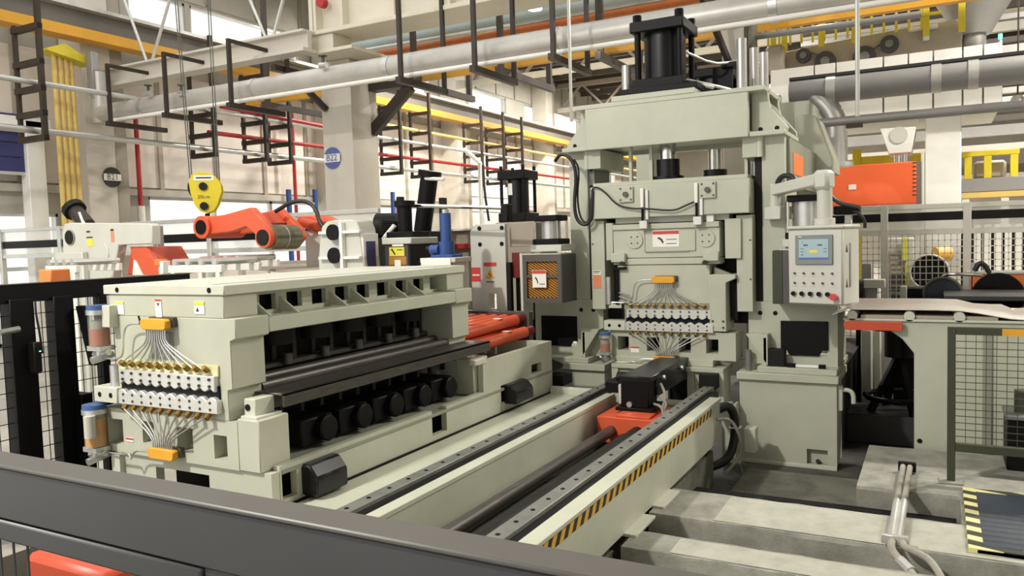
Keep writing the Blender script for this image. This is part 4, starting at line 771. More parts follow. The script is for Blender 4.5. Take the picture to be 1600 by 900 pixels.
for k in range(5): xx = -1.095 + k * .075; kb = cy('selector', 'black', t, (xx, y - .03, 1.655), (xx, y - .008, 1.655), .019, 14); bx('selector_ring', 'silver', kb, xx + .005, xx + .025, y - .018, y - .008, 1.64, 1.67, .003)
cy('emergency_stop', 'sign_red', t, (-.735, y - .06, 1.635), (-.735, y - .03, 1.635), .028, 20, label='red mushroom emergency stop button'); cy('stop_collar', 'red', t, (-.735, y - .03, 1.635), (-.735, y - .008, 1.635), .018, 14)
ax_ = -.76
build('arm_column', 'greywhite', t, MB().cyl((ax_ - .13, y + .15, z1 + .03), (ax_ - .13, y + .15, z1 + .09), .085, 24).cyl((ax_ - .13, y + .15, z1 + .09), (ax_ - .13, y + .15, z1 + .36), .062, 20), .003)
build('arm_elbow', 'greywhite', t, MB().box(ax_ - .2, ax_ - .06, y + .06, y + .22, z1 + .33, z1 + .5), .03)
build('arm_boom', 'greywhite', t, MB().bar((ax_ - .13, y + .14, z1 + .43), (ax_ - .72, y + .42, z1 + .37), .1, .1), .01); build('arm_bracket', 'greywhite', t, MB().cyl((ax_ - .72, y + .42, z1 + .2), (ax_ - .72, y + .42, z1 + .43), .05, 16).box(ax_ - .8, ax_ - .64, y + .36, y + .6, z1 + .1, z1 + .22), .006)
build('arm_cable', 'hose', t, MB().tube([(ax_ - .72, y + .44, z1 + .38), (ax_ - .68, y + .44, z1 + .5), (ax_ - .55, y + .42, z1 + .5), (ax_ - .5, y + .4, z1 + .42)], .025, 10, 2))
t.rotation_euler = (0, 0, -.3)
# black valve unit with cables right of swing arm
t = thing('valve_unit', 'black valve manifold with cables behind the swing arm', 'valve unit', (-.55, 7.7, 2.2)); p = PY(1325, 330, 7.9); bx('body', 'black', t, p.x - .12, p.x + .1, 7.85, 8.05, p.z - .03, p.z + .05, .01); build('cable', 'hose', t, MB().tube([(p.x + .05, 7.85, p.z), (p.x + .12, 7.8, p.z - .04), (p.x + .15, 7.8, p.z - .1), (p.x + .15, 7.8, p.z - .16)], .015, 8, 2).tube([(p.x - .2, 7.85, p.z + .25), (p.x - .1, 7.82, p.z + .08), (p.x + .1, 7.8, p.z + .03)], .02, 8, 2)); bx('stand', 'alu', t, p.x - .03, p.x + .03, 7.9, 8.0, 1.5, p.z - .03, .004)
# ------------------------------------------------------------------ left background: safety fence, decoiler, pinch rolls
# black mesh fence with gate beside the spare cassette
t = thing('mesh_fence', 'black mesh fence with gate posts left of the spare cassette', 'fence', (-5.3, 3.4, .36))
FX = -5.3
bx('top_rail', 'black', t, FX - .05, FX + .02, 1.9, 4.35, 1.88, 2.0, .004)
bx('rail_cap', 'guard_grey', t, FX - .06, FX + .03, 1.9, 4.35, 2.0, 2.006, 0)
for a, b in ((14, 52), (83, 114)): bx('post', 'black', t, FX - .06, FX + .05, PX(a, 560, FX).y, PX(b, 560, FX).y, .36, 1.905, .004)
bx('post', 'black', t, FX - .05, FX + .03, PX(157, 560, FX).y, PX(157, 560, FX).y + .06, .36, 1.905, .004); bx('post', 'black', t, FX - .05, FX + .03, 2.45, 2.55, .36, 1.905, .004)
mb = MB()
ya, yb_ = PX(114, 560, FX).y, PX(157, 560, FX).y
for seg in ((2.55, PX(20, 560, FX).y), (PX(52, 560, FX).y, PX(86, 560, FX).y), (ya, yb_), (yb_ + .06, 4.3)):
    n = max(2, int((seg[1] - seg[0]) / .055))
    for i in range(n + 1): y = seg[0] + (seg[1] - seg[0]) * i / n; mb.bar((FX, y, .5), (FX, y, 1.9), .004)
    for i in range(14): z = .5 + i * .1; mb.bar((FX, seg[0], z), (FX, seg[1], z), .005)
build('wire_mesh', 'black', t, mb, stuff=True)
build('gate_stay', 'black', t, MB().bar(tuple(PX(126, 478, FX + .1)), tuple(PX(147, 570, FX + .1)), .07, .03)); bx('foot_box', 'black', t, FX - .05, FX + .12, PX(112, 640, FX).y, PX(130, 640, FX).y, .36, 1.22, .004)
lk = bx('gate_lock', 'blackish', t, FX - .02, FX + .12, PX(36, 540, FX).y, PX(48, 540, FX).y, 1.42, 1.62, .006); bx('lock_led', 'led_green', lk, FX + .12, FX + .122, PX(47, 545, FX).y - .012, PX(47, 545, FX).y, 1.555, 1.562, 0); cy('lock_bolt', 'rail_steel', lk, tuple(PX(0, 520, FX + .08)), tuple(PX(30, 514, FX + .08)), .02, 10)
build('gate_cable', 'hose', t, MB().tube([tuple(PX(55, 470, FX + .05)), tuple(PX(56, 490, FX + .06)), tuple(PX(62, 520, FX + .06)), tuple(PX(66, 552, FX + .06))], .008, 6, 2))
o = bx('signal_box', 'sticker_orange', None, FX - .2, FX - .06, PX(88, 435, FX).y, PX(119, 435, FX).y, 1.99, 2.085, .006); tag(o, 'small orange junction box on top of the black mesh fence', 'junction box')
# aluminium guard fence with dark band in front of the windows
def alu_fence(label, y, xs, x_end, zt, zb0, zb1, z2, zbot, group, band='black', zfloor=.36, mt='alu'):
    f = thing('guard_fence', label, 'fence', ((xs[0] + x_end) / 2, y, zfloor), group)
    for x in xs: bx('post', mt, f, x - .045, x + .045, y - .045, y + .045, zfloor, zt, .004)
    for i, (a, b) in enumerate(zip(xs, xs[1:] + [x_end])):
        a += .045; b -= .045
        bx('rail', mt, f, a, b, y - .03, y + .03, zt - .06, zt, .003); bx('rail', mt, f, a, b, y - .03, y + .03, z2 - .04, z2 + .03, .003); bx('pane', 'polycarbonate', f, a, b, y - .004, y + .004, z2 + .03, zt - .06, 0); bx('dark_band', band, f, a, b, y - .012, y - .004, zb0, zb1, 0)
    return f
xs = [PY(px, 370, 8.6).x for px in (2, 95, 243, 329)]
alu_fence('aluminium guard fence with black band below the left windows', 8.6, xs, -6.6, PY(240, 345, 8.6).z, PY(280, 379, 8.6).z, PY(280, 366, 8.6).z, PY(280, 393, 8.6).z, .4, 'aluminium guard fences')
# decoiler housing
DY = 6.0
def dq(px, py): p = PY(px, py, DY); return (p.x, p.z)
t = thing('decoiler', 'grey-white decoiler housing with round ports and orange cone inside', 'decoiler', (PY(170, 400, DY).x, DY, .36))
build('front_plate', 'greywhite', t, MB().prism([dq(97, 362), dq(100, 350), dq(108, 348), dq(232, 349), dq(237, 352), dq(238, 383), (dq(236, 383)[0], dq(185, 383)[1]), (dq(185, 383)[0], dq(185, 383)[1]), dq(183, 395), dq(176, 430), (dq(176, 430)[0], .36), (dq(97, 430)[0], .36)], 1, DY, DY + .12), .01)
bx('lower_box', 'greywhite', t, dq(95, 400)[0], dq(138, 400)[0], DY - .08, DY, .36, dq(110, 394)[1], .01); bx('rear_column', 'duct_grey', t, PY(239, 380, DY + .6).x, PY(246, 380, DY + .6).x, DY + .6, DY + .7, .36, dq(240, 352)[1] + .02, .006)
p = PY(110, 371, DY); cy('port', 'blackish', t, (p.x, DY - .02, p.z), (p.x, DY, p.z), .085, 28); q = build('port_ring', 'green_grey', t, MB().tube([(p.x + .088 * math.cos(a * .3142), DY - .01, p.z + .088 * math.sin(a * .3142)) for a in range(21)], .008, 6))
p = PY(160, 396, DY); build('embossed_ring', 'alu', t, MB().tube([(p.x + .12 * math.cos(-1.3 + a * .2), DY - .005, p.z + .13 * math.sin(-1.3 + a * .2)) for a in range(13)], .01, 6))
s = PY(141, 379, DY); bx('label', 'label_yellow', t, s.x - .06, s.x + .055, DY - .004, DY, s.z - .045, s.z + .045, 0); bx('label_head', 'ink', t, s.x - .06, s.x + .055, DY - .004, DY, s.z + .055, s.z + .07, 0); s = PY(138, 362, DY); bx('label_print', 'ink', t, s.x - .035, s.x + .035, DY - .003, DY, s.z - .01, s.z + .01, 0)
s = PY(176, 369, DY); bx('sticker', 'sticker_salmon', t, s.x - .03, s.x + .03, DY - .003, DY, s.z - .07, s.z + .05, 0); bx('sticker_top', 'ink', t, s.x - .03, s.x + .025, DY - .004, DY, s.z + .06, s.z + .085, 0)
C_ = [PY(190, 427, DY + .15), PY(240, 427, DY + .15)]
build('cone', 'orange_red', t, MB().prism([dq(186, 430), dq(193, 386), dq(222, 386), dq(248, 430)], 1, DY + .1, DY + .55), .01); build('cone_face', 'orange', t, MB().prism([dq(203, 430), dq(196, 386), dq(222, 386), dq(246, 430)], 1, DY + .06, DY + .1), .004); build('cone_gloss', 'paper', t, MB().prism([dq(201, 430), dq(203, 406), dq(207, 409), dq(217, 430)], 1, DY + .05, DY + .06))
t = thing('clamp_cylinder', 'dark brown pressure cylinder sticking up behind the decoiler housing', 'cylinder', (PY(125, 340, 6.6).x, 6.6, 2.4)); a, b = PY(137, 352, 6.6), PY(118, 330, 6.6); build('barrel', 'rack', t, MB().cyl(tuple(a), tuple(b), .1, 16)); build('head', 'blackish', t, MB().cyl(tuple(b), tuple(b + (b - a).normalized() * .08), .15, 12)); build('rod', 'chrome', t, MB().cyl(tuple(PY(124, 332, 6.5)), tuple(PY(132, 352, 6.5)), .02, 8)); bx('foot', 'greywhite', t, a.x - .15, a.x + .15, 6.5, 6.75, .36, a.z, .01)
# conveyor frames between decoiler and cassette
for i, (px0, px1, py, y, lab) in enumerate(((262, 345, 411, 5.6, 'front aluminium roller frame behind the spare cassette deck'), (305, 380, 406, 6.2, 'rear aluminium roller frame behind the spare cassette deck'), (70, 118, 412, 5.2, 'small white frame left of the decoiler'))):
    x0, x1 = PY(px0, py, y).x, PY(px1, py, y).x; z = PY((px0 + px1) / 2, py, y).z; t = thing('roller_frame', lab, 'roller frame', ((x0 + x1) / 2, y, .36), 'aluminium roller frames')
    for yy in (y, y + .5): bx('rail', 'alu_white', t, x0, x1, yy, yy + .05, z - .1, z - .02, .004)
    for k in range(4): x = x0 + (x1 - x0) * (k + .5) / 4; cy('roller', 'silver', t, (x, y, z + .01), (x, y + .55, z + .01), .035, 14)
    for x in (x0 + .03, x1 - .09): bx('leg', 'alu_white', t, x, x + .06, y, y + .06, .36, z - .1, .004)
t = thing('sensor_stand', 'small orange and white sensor stand right of the orange cone', 'sensor', (PY(248, 415, 5.7).x, 5.7, .36)); p = PY(247, 408, 5.7); bx('head', 'sticker_orange', t, p.x - .07, p.x + .03, 5.7, 5.8, p.z - .05, p.z + .02, .005); bx('body', 'paper', t, p.x + .02, p.x + .07, 5.7, 5.8, p.z - .14, p.z + .0, .005); bx('leg', 'alu', t, p.x - .03, p.x + .03, 5.72, 5.78, .36, p.z - .05, .003)
# orange snubber arms with roll
SY = 6.6
def sq(px, py): p = PY(px, py, SY); return (p.x, p.z)
t = thing('snubber_arm', 'orange snubber arm with steel roll reaching over the line', 'snubber arm', (sq(390, 360)[0], SY, 2.2))
arm = [(312, 352), (316, 343), (327, 338), (348, 336), (391, 324), (407, 341), (424, 358), (428, 372), (418, 384), (406, 375), (395, 363), (384, 354), (362, 362), (330, 366), (318, 367), (312, 362)]
build('front_arm', 'orange', t, MB().prism([sq(*k) for k in arm], 1, SY, SY + .1), .01)
build('rear_arm', 'orange', t, MB().prism([sq(*k) for k in arm], 1, SY + .45, SY + .55), .01)
build('arm_web', 'orange_red', t, MB().prism([sq(352, 345), sq(390, 332), sq(404, 348), sq(396, 352), (sq(386, 346)[0], sq(386, 346)[1]), sq(354, 355)], 1, SY + .1, SY + .45)); 
p = sq(318.5, 355); cy('pivot', 'orange', t, (p[0], SY - .04, p[1]), (p[0], SY + .55, p[1]), .135, 28); cy('pivot_cap', 'black', t, (p[0], SY - .055, p[1]), (p[0], SY - .04, p[1]), .085, 24)
p = sq(416, 371); rl = cy('roll', 'roll_steel', t, (p[0], SY + .02, p[1]), (p[0], SY + .44, p[1]), .145, 36); cy('roll_boss', 'orange', t, (p[0], SY - .05, p[1]), (p[0], SY + .02, p[1]), .12, 28); cy('roll_cap', 'blackish', t, (p[0], SY - .065, p[1]), (p[0], SY - .05, p[1]), .09, 24); cy('roll_groove', 'alu', t, (p[0], SY + .22, p[1]), (p[0], SY + .23, p[1]), .147, 36)
build('hose', 'hose', t, MB().tube([(sq(400, 330)[0], SY + .3, sq(400, 330)[1]), (sq(420, 314)[0], SY + .35, sq(420, 314)[1]), (sq(440, 312)[0], SY + .4, sq(440, 312)[1]), (sq(455, 325)[0], SY + .4, sq(455, 325)[1]), (sq(460, 345)[0], SY + .4, sq(460, 345)[1]), (sq(470, 360)[0], SY + .4, sq(470, 360)[1])], .025, 8, 2))
bx('support', 'greywhite', t, sq(452, 390)[0], sq(497, 390)[0], SY + .5, SY + 1.2, .36, sq(475, 384)[1], .01); bx('support_top', 'blackish', t, sq(470, 378)[0], sq(483, 378)[0], SY + .45, SY + .6, sq(476, 385)[1], sq(476, 377)[1], .005)
t = thing('peeler_arm', 'second orange arm further back right of the snubber roll', 'peeler arm', (PY(480, 350, 7.4).x, 7.4, 2.2)); build('arm', 'orange', t, MB().prism([(PY(*k, 7.4).x, PY(*k, 7.4).z) for k in ((462, 345), (466, 338), (487, 337), (505, 345), (500, 362), (494, 364), (473, 356))], 1, 7.4, 7.75), .012); p = PY(485, 350, 7.4); cy('barrel', 'orange_red', t, (PY(470, 347, 7.35).x, 7.38, PY(470, 347, 7.35).z), (PY(496, 353, 7.35).x, 7.38, PY(496, 353, 7.35).z), .06, 16); bx('pedestal', 'greywhite', t, p.x - .15, p.x + .1, 7.45, 7.7, .36, p.z - .08, .01)
# threading table plate behind the deck
o = build('threading_plate', 'tan', None, MB().prism([(PZ(395, 418, 1.93).x, PZ(395, 418, 1.93).y), (PZ(415, 425, 1.93).x, PZ(440, 421, 1.93).y - .3), (-4.75, 5.9), (PZ(520, 405, 1.93).x, PZ(520, 405, 1.93).y), (PZ(430, 408, 1.93).x, PZ(430, 408, 1.93).y)], 2, 1.90, 1.93)); tag(o, 'flat brown threading table plate behind the spare cassette deck', 'plate')
o = build('threading_support', 'greywhite', None, MB().box(-5.6, -5.3, 5.0, 5.4, .36, 1.9)); tag(o, 'pale pedestal carrying the brown threading plate', 'pedestal')
# pinch roll housing
HY = 6.3
def hq(px, py): p = PY(px, py, HY); return (p.x, p.z)
t = thing('pinch_roll_housing', 'rounded grey-white pinch roll housing with two black bores', 'machine housing', (hq(545, 400)[0], HY, .36))
prof = [(497, 405), (499, 380), (502, 355), (509, 347), (520, 344), (548, 343), (556, 345), (561, 357), (564, 375), (569, 415)]
pts = [hq(*k) for k in prof] ; pts = [(pts[0][0], .36)] + pts + [(pts[-1][0] - .0, .36)]
build('body', 'greywhite', t, MB().prism(pts, 1, HY, HY + .27), .012)
mb = MB(); a = hq(538, 380); build('rib', 'white', t, MB().box(a[0] - .02, a[0] + .02, HY - .06, HY, .36, hq(538, 347)[1]), .004)
for py in (362, 402): b = hq(538, py); build('rib', 'white', t, MB().box(hq(502, py)[0], hq(566, py)[0], HY - .05, HY, b[1] - .02, b[1] + .01), .004)
for px, py in ((526, 363), (528, 399)): b = hq(px, py); cy('bore', 'black', t, (b[0], HY - .07, b[1]), (b[0], HY - .05, b[1]), .082, 28)
p = PX(590, 390, hq(583, 390)[0]); bx('side_plate', 'white', t, hq(566, 400)[0] - .04, hq(566, 400)[0] + .01, HY + .01, HY + .26, .36, 2.3, .004); bx('side_window', 'navy', t, hq(566, 400)[0] + .01, hq(566, 400)[0] + .02, HY + .05, HY + .2, 1.95, 2.22, .004)
# electrical box with yellow label and black post cylinder
EY = 6.6
t = thing('gear_unit', 'dark box with white lid, yellow warning label and black cylinder on top', 'gear unit', (PY(630, 400, EY).x, EY, .36))
x0, x1, za, zb = rY(601, 382, 641, 413, EY); bx('body', 'blackish', t, x0, x1, EY, EY + .45, .36, zb, .006); bx('front', 'guard_face', t, x0 + .01, x1 - .02, EY - .006, EY, za - .3, zb - .01, .003); bx('lid', 'greywhite', t, x0 - .02, x1 + .03, EY - .02, EY + .48, zb, zb + .07, .01)
s = PY(621.5, 394, EY); bx('label', 'label_yellow', t, s.x - .1, s.x + .09, EY - .011, EY - .006, s.z - .04, s.z + .05, 0); bx('label_head', 'paper', t, s.x - .06, s.x + .08, EY - .011, EY - .006, s.z + .06, s.z + .09, 0); build('label_print', 'ink', t, MB().prism([(s.x - .08, s.z + .03), (s.x - .03, s.z - .03), (s.x - .02, s.z - .02), (s.x - .06, s.z + .04)], 1, EY - .013, EY - .011).box(s.x - .0, s.x + .07, EY - .013, EY - .011, s.z + .02, s.z + .028)); bx('brown_panel', 'mesh_orange', t, s.x - .11, s.x + .11, EY - .009, EY - .006, s.z - .13, s.z - .045, 0); bx('small_label', 'paper', t, s.x - .035, s.x + .04, EY - .013, EY - .009, s.z - .18, s.z - .08, 0)
p = PY(633, 345, EY + .2); cy('cylinder', 'black', t, (p.x, EY + .2, zb + .07), (p.x, EY + .2, PY(633, 316, EY + .2).z), .075, 20); cy('cap', 'black', t, (p.x, EY + .2, PY(633, 322, EY + .2).z), (p.x, EY + .2, PY(633, 314, EY + .2).z), .11, 16); bx('sole', 'black', t, p.x - .14, p.x + .2, EY + .05, EY + .35, zb + .07, zb + .13, .006); build('stay', 'paper', t, MB().cyl((p.x - .22, EY + .1, zb + .06), (p.x - .08, EY + .12, zb + .2), .025, 8))
# long chrome linkage rod
q1, q2 = PY(640, 321, 6.9), PY(790, 325, 6.9); t = thing('linkage_rod', 'long chrome rod between black post cylinder and black bracket', 'rod', tuple(q1)); cy('rod', 'chrome', t, tuple(q1), tuple(q2), .02, 10); bx('bracket', 'black', t, q2.x - .03, q2.x + .05, 6.85, 6.95, q2.z - .14, q2.z + .04, .01)
# black gear motor
MY = 7.6; t = thing('gear_motor', 'black finned motor behind the pinch roll housing', 'motor', (PY(608, 355, MY).x, MY, 1.8)); a, b = PY(590, 354, MY), PY(628, 354, MY); cy('frame', 'black', t, (a.x, MY, a.z), (b.x, MY + .1, b.z), .16, 24); mb = MB()
for k in range(10): z = a.z - .1 + k * .022; mb.box(a.x + .15, b.x, MY - .175, MY - .14, z, z + .008)
build('fins', 'blackish', t, mb, stuff=True); bx('mount', 'blackish', t, a.x, b.x, MY - .15, MY + .15, .36, a.z - .14, .01)
# blue screw jack
JY = 6.7; t = thing('screw_jack', 'blue screw jack standing behind the cassette deck', 'screw jack', (PY(697, 400, JY).x, JY, 1.6)); p = PY(697, 370, JY); z0 = PY(697, 402, JY).z
cy('tube', 'blue', t, (p.x, JY, z0 + .12), (p.x, JY, PY(697, 333, JY).z), .055, 20); cy('tip', 'silver', t, (p.x, JY, PY(697, 333, JY).z), (p.x, JY, PY(697, 327, JY).z), .035, 14); build('housing', 'blue', t, MB().cyl((p.x, JY, z0 + .02), (p.x, JY, z0 + .16), .08, 24)); build('base', 'blue', t, MB().box(p.x - .13, p.x + .13, JY - .1, JY + .1, z0, z0 + .03), .006); build('worm', 'blue', t, MB().cyl((p.x - .15, JY - .05, z0 + .08), (p.x - .05, JY - .05, z0 + .08), .05, 14)); cy('shaft', 'blackish', t, (p.x - .2, JY - .05, z0 + .09), (p.x - .15, JY - .05, z0 + .09), .03, 10)
t2 = thing('jack_table', 'pale table with plastic wrap under the blue screw jack', 'table', (p.x, JY, .36)); bx('top', 'greywhite', t2, p.x - .22, p.x + .2, JY - .16, JY + .16, z0 - .05, z0, .006); bx('wrap', 'lamp_white', t2, p.x - .2, p.x + .15, JY - .17, JY - .16, z0 - .1, z0 - .005, 0); bx('pedestal', 'greywhite', t2, p.x - .18, p.x + .16, JY - .12, JY + .12, .36, z0 - .05, .006)
# side frame with warning stickers
GY = 7.3; x0, x1 = PY(736, 400, GY).x, PY(790, 400, GY).x; zt = PY(765, 350, GY).z
t = thing('side_frame', 'tall grey-white side frame with four bolt holes and yellow warning triangle', 'machine frame', ((x0 + x1) / 2, GY, .0))
hx0, hx1, hz0, hz1 = rY(764, 459, 776, 483, GY)
build('plate', 'greywhite', t, MB().holed(1, GY, GY + .06, (x0, x1, 0.0, zt - .07), [(hx0, hx1, hz0, hz1)]).prism([(x0, zt - .07), (x1, zt - .07), (x1, zt), (x0 + .06, zt)], 1, GY, GY + .06), .006); bx('rear', 'tan', t, x1, x1 + .3, GY + .1, GY + .5, PY(800, 386, GY).z, PY(800, 348, GY).z, .006); bx('edge', 'blackish', t, x1, x1 + .05, GY + .0, GY + .06, 1.2, PY(792, 410, GY).z, .003); bx('dark_bay', 'black', t, x1 + .05, x1 + .25, GY + .12, GY + .16, .6, 2.05, 0); bx('red_brace', 'dark_red', t, x1 + .04, x1 + .2, GY + .06, GY + .1, PY(800, 435, GY).z, PY(800, 395, GY).z, .004)
for px, py in ((749, 357), (784, 356), (750, 382), (784, 381)): b = PY(px, py, GY); cy('bolt_hole', 'black', t, (b.x, GY - .003, b.z), (b.x, GY + .002, b.z), .024, 14)
s = PY(766, 413, GY); bx('warning_head', 'sign_red', t, s.x - .08, s.x + .075, GY - .004, GY, s.z - .02, s.z + .02, 0); b = PY(766, 427, GY); tri = build('warning_triangle', 'amber', t, MB().prism([(b.x - .055, b.z - .05), (b.x + .05, b.z - .05), (b.x, b.z + .055)], 1, GY - .004, GY)); build('triangle_print', 'ink', tri, MB().prism([(b.x - .015, b.z + .01), (b.x + .02, b.z - .03), (b.x + .01, b.z - .035), (b.x - .02, b.z)], 1, GY - .006, GY - .004)); bx('warning_text', 'ink', t, b.x - .05, b.x + .045, GY - .004, GY, b.z - .095, b.z - .085, 0)
s = PY(744, 428, GY); bx('red_label', 'sign_red', t, s.x - .055, s.x + .055, GY - .004, GY, s.z - .08, s.z + .07, 0); bx('red_label_text', 'paper', t, s.x - .045, s.x + .045, GY - .006, GY - .004, s.z - .02, s.z - .005, 0)
# orange steel tubes lying by the press
t0 = None; oy = 7.05
o = bx('tube_tray', 'guard_grey', None, -4.6, -3.62, 7.05, 7.14, 1.0, 1.46, .004); tag(o, 'dark steel tray plate behind the orange tubes', 'tray')
k = 0
for row, z, n, xo in ((0, 1.39, 7, 0), (1, 1.27, 2, .16)):
    for i in range(n):
        x = (-3.72 - i * .12) if row == 0 else (-3.62 - i * .13); lab = 'orange steel tube, %s of the %s row beside the press' % (('nearest', 'second', 'third', 'fourth', 'fifth', 'sixth', 'farthest')[i], ('upper', 'lower')[row])
        q = thing('orange_tube', lab, 'tube', (x, 6.5, z), 'orange tubes by the press'); cy('barrel', 'orange', q, (x - .28, 5.95, z - .1), (x, 6.95, z), .055, 18); cy('collar', 'dark_red', q, (x, 6.95, z), (x + .028, 7.05, z + .01), .045, 16); 
        if i < 1: bx('paper_tag', 'paper', q, x - .11, x - .03, 6.68, 6.74, z + .03, z + .035, 0)
# tall black cylinders in the back
t = thing('press_cylinder', 'black vertical press cylinder with tie rods left of press', 'hydraulic cylinder', (PY(812, 310, 9.2).x, 9.2, 2.4)); p = PY(811, 345, 9.2); zt = PY(811, 267, 9.2).z; zb = PY(811, 347, 9.2).z
cy('barrel', 'black_gloss', t, (p.x, 9.2, zb + .1), (p.x, 9.2, zt - .1), .14, 24); bx('upper_flange', 'black', t, p.x - .2, p.x + .2, 9.0, 9.4, zt - .12, zt, .01); bx('lower_flange', 'black', t, p.x - .2, p.x + .2, 9.0, 9.4, zb, zb + .12, .01)
for a in (-1, 1):
    for b in (-1, 1): cy('tie_rod', 'black', t, (p.x + a * .16, 9.2 + b * .16, zb), (p.x + a * .16, 9.2 + b * .16, zt + .06), .022, 10)
bx('tag', 'paper', t, p.x - .07, p.x - .01, 9.055, 9.06, zb + .35, zb + .5, 0); bx('pedestal', 'tan', t, p.x - .25, p.x + .4, 9.0, 9.5, .0, zb, .01)
t = thing('tilt_cylinder', 'slanted black cylinder standing before the pinkish wall column', 'cylinder', (PY(665, 330, 9).x, 9, 1.8)); a, b = PY(660, 362, 9), PY(671, 276, 9); cy('barrel', 'black', t, tuple(a), tuple(b), .12, 20); cy('head', 'black', t, tuple(b), tuple(b + (b - a).normalized() * .08), .16, 14); build('port', 'paper', t, MB().cyl((b.x, 8.9, b.z - .03), (b.x + .3, 8.9, b.z - .06), .025, 8)); bx('pedestal', 'blackish', t, a.x - .2, a.x + .25, 8.85, 9.2, .36, a.z, .01); build('brace', 'blackish', t, MB().box(a.x - .35, a.x - .28, 8.9, 9.0, .36, b.z - .25).box(a.x + .35, a.x + .42, 8.9, 9.0, .36, b.z - .3), .004)
t = thing('coil_machine', 'dark red and cream machine block in the back left of press', 'machine', (PY(700, 380, 9.5).x, 9.5, .36)); x0, x1, za, zb = rY(640, 362, 738, 400, 9.6); bx('body', 'tan', t, x0, x1, 9.6, 10.2, .36, zb, .01); bx('top_plate', 'white', t, x0, x1, 9.5, 10.25, zb, zb + .03, .004); bx('red_beam', 'red', t, x0 + .5, x1, 9.5, 9.6, za + .1, za + .17, .004)
# blue uprights of a far rack
for i, px in enumerate((451, 492, 577, 613)):
    a, b = PX(px, 296 if i < 2 else 300, -13.2), PX(px + 2, 345, -13.2); q = thing('rack_upright', ('leftmost', 'second', 'third', 'rightmost')[i] + ' of four blue storage rack uprights by the windows', 'rack upright', (b.x, b.y, .36), 'blue rack uprights'); bx('post', 'blue', q, b.x - .04, b.x + .04, b.y - .05, b.y + .05, .36, a.z, .004)
    if i == 0: bx('beam', 'alu', q, b.x - .03, b.x + .03, b.y, PX(492, 310, -13.2).y, a.z - .35, a.z - .28, .004)
# street-lamp style post with black cable
t = thing('lamp_post', 'slim grey post with angled lamp head and black cable by the shutter door', 'lamp post', (PX(752, 330, -12.5).x, PX(752, 330, -12.5).y, .36)); a = PX(750, 255, -12.5); cy('pole', 'alu', t, (a.x, a.y, .36), (a.x, a.y, a.z), .07, 12); build('arm', 'lamp_white', t, MB().bar(tuple(a), tuple(PX(725, 233, -12.5)), .12, .08)); build('cable', 'hose', t, MB().tube([tuple(PX(755, 258, -12.4)), tuple(PX(757, 300, -12.4)), tuple(PX(764, 345, -12.4))], .04, 8, 1))
# ------------------------------------------------------------------ right: strip table, fences, far press
# run-out table
TY = 7.3
t = thing('runout_table', 'grey-green run-out table leg panel carrying the metal sheet', 'run-out table', (.3, TY, .1))
x0 = PY(1428, 640, TY).x; zt = PY(1450, 503, TY).z; xl = PY(1410, 505, TY).x
build('leg_panel', 'green', t, MB().prism([(x0, .19), (3.0, .19), (3.0, zt), (xl - .12, zt), (xl - .12, zt - .06), (PY(1410, 530, TY).x, PY(1410, 530, TY).z), (x0, PY(1428, 552, TY).z)], 1, TY, TY + .06), .006)
for py in (689, 714): b = PY(1437, py, TY); cy('bolt_hole', 'black', t, (b.x, TY - .003, b.z), (b.x, TY + .002, b.z), .02, 12)
for px in (1519, 1548): b = PY(px, 722, TY); cy('bolt', 'bolt', t, (b.x, TY - .012, b.z), (b.x, TY, b.z), .014, 8)
for px0, px1 in ((1485, 1512),): bx('pilaster', 'green_grey', t, PY(1535, 600, TY).x, PY(1550, 600, TY).x, TY - .02, TY, .25, zt - .03, .004)
bx('table_top', 'green_light', t, PY(1318, 505, TY).x, 3.0, TY - .02, TY + 1.15, zt - .0, zt + .02, .004)
r0, r1, ra, rb = rY(1318, 502, 1410, 516, TY - .05)
build('red_bar', 'orange_red', t, MB().prism([(r1, ra), (r1, rb)] + [(r0 + .04 - .04 * math.sin(k * .3927), (ra + rb) / 2 + (rb - ra) / 2 * math.cos(k * .3927)) for k in range(9)], 1, TY - .07, TY - .03), .003, label='orange red bar along the table edge')
bx('dark_cavity', 'black', t, -.85, x0 + .6, TY + 2.9, TY + 2.95, 0, zt - .05, 0)  # black sheet stands in for the shade in the gap
for px in (1332, 1421, 1499): b = PY(px, 497, TY + .02); cy('roller', 'green_light', t, (b.x, TY - .02, zt + .045), (b.x, TY + 1.1, zt + .045), .042, 20)
for a, c in ((1345, 1412), (1430, 1490), (1508, 1560)): bx('top_pad', 'tan', t, PY(a, 498, TY).x, PY(c, 498, TY).x, TY, TY + 1.1, zt + .02, zt + .05, .003)
# metal sheet
mb = MB(); sx = [PY(px, 490, TY).x for px in (1300, 1325, 1400, 1460, 1500, 1530, 1560, 1580, 1600, 1640)]; sz = [zt + .05, zt + .1, zt + .102, zt + .102, zt + .098, zt + .08, zt + .055, zt + .04, zt + .035, zt + .035]
for i, (a, b) in enumerate(zip(sx, sz)):
    for y in (TY - .01, TY + 1.12): w_ = .02 * math.sin(i * 2.1) * (1 if i > 4 else 0) if y > 8 else 0; mb.v += [(a, y, b + w_), (a, y, b + w_ - .006)]
for i in range(len(sx) - 1): k = i * 4; mb.f += [(k, k + 4, k + 6, k + 2), (k + 1, k + 3, k + 7, k + 5), (k, k + 1, k + 5, k + 4), (k + 2, k + 6, k + 7, k + 3)]
o = build('metal_sheet', 'sheet', None, mb); tag(o, 'shiny metal strip leaving the press over the run-out rollers', 'metal sheet')
o = bx('dark_plate', 'guard_face', None, PY(1475, 465, TY + 2.4).x, 4.5, TY + 2.4, TY + 3.4, PY(1540, 470, TY + 2.4).z, PY(1540, 463, TY + 2.4).z, .004); tag(o, 'long dark plate lying across behind the metal strip', 'plate')
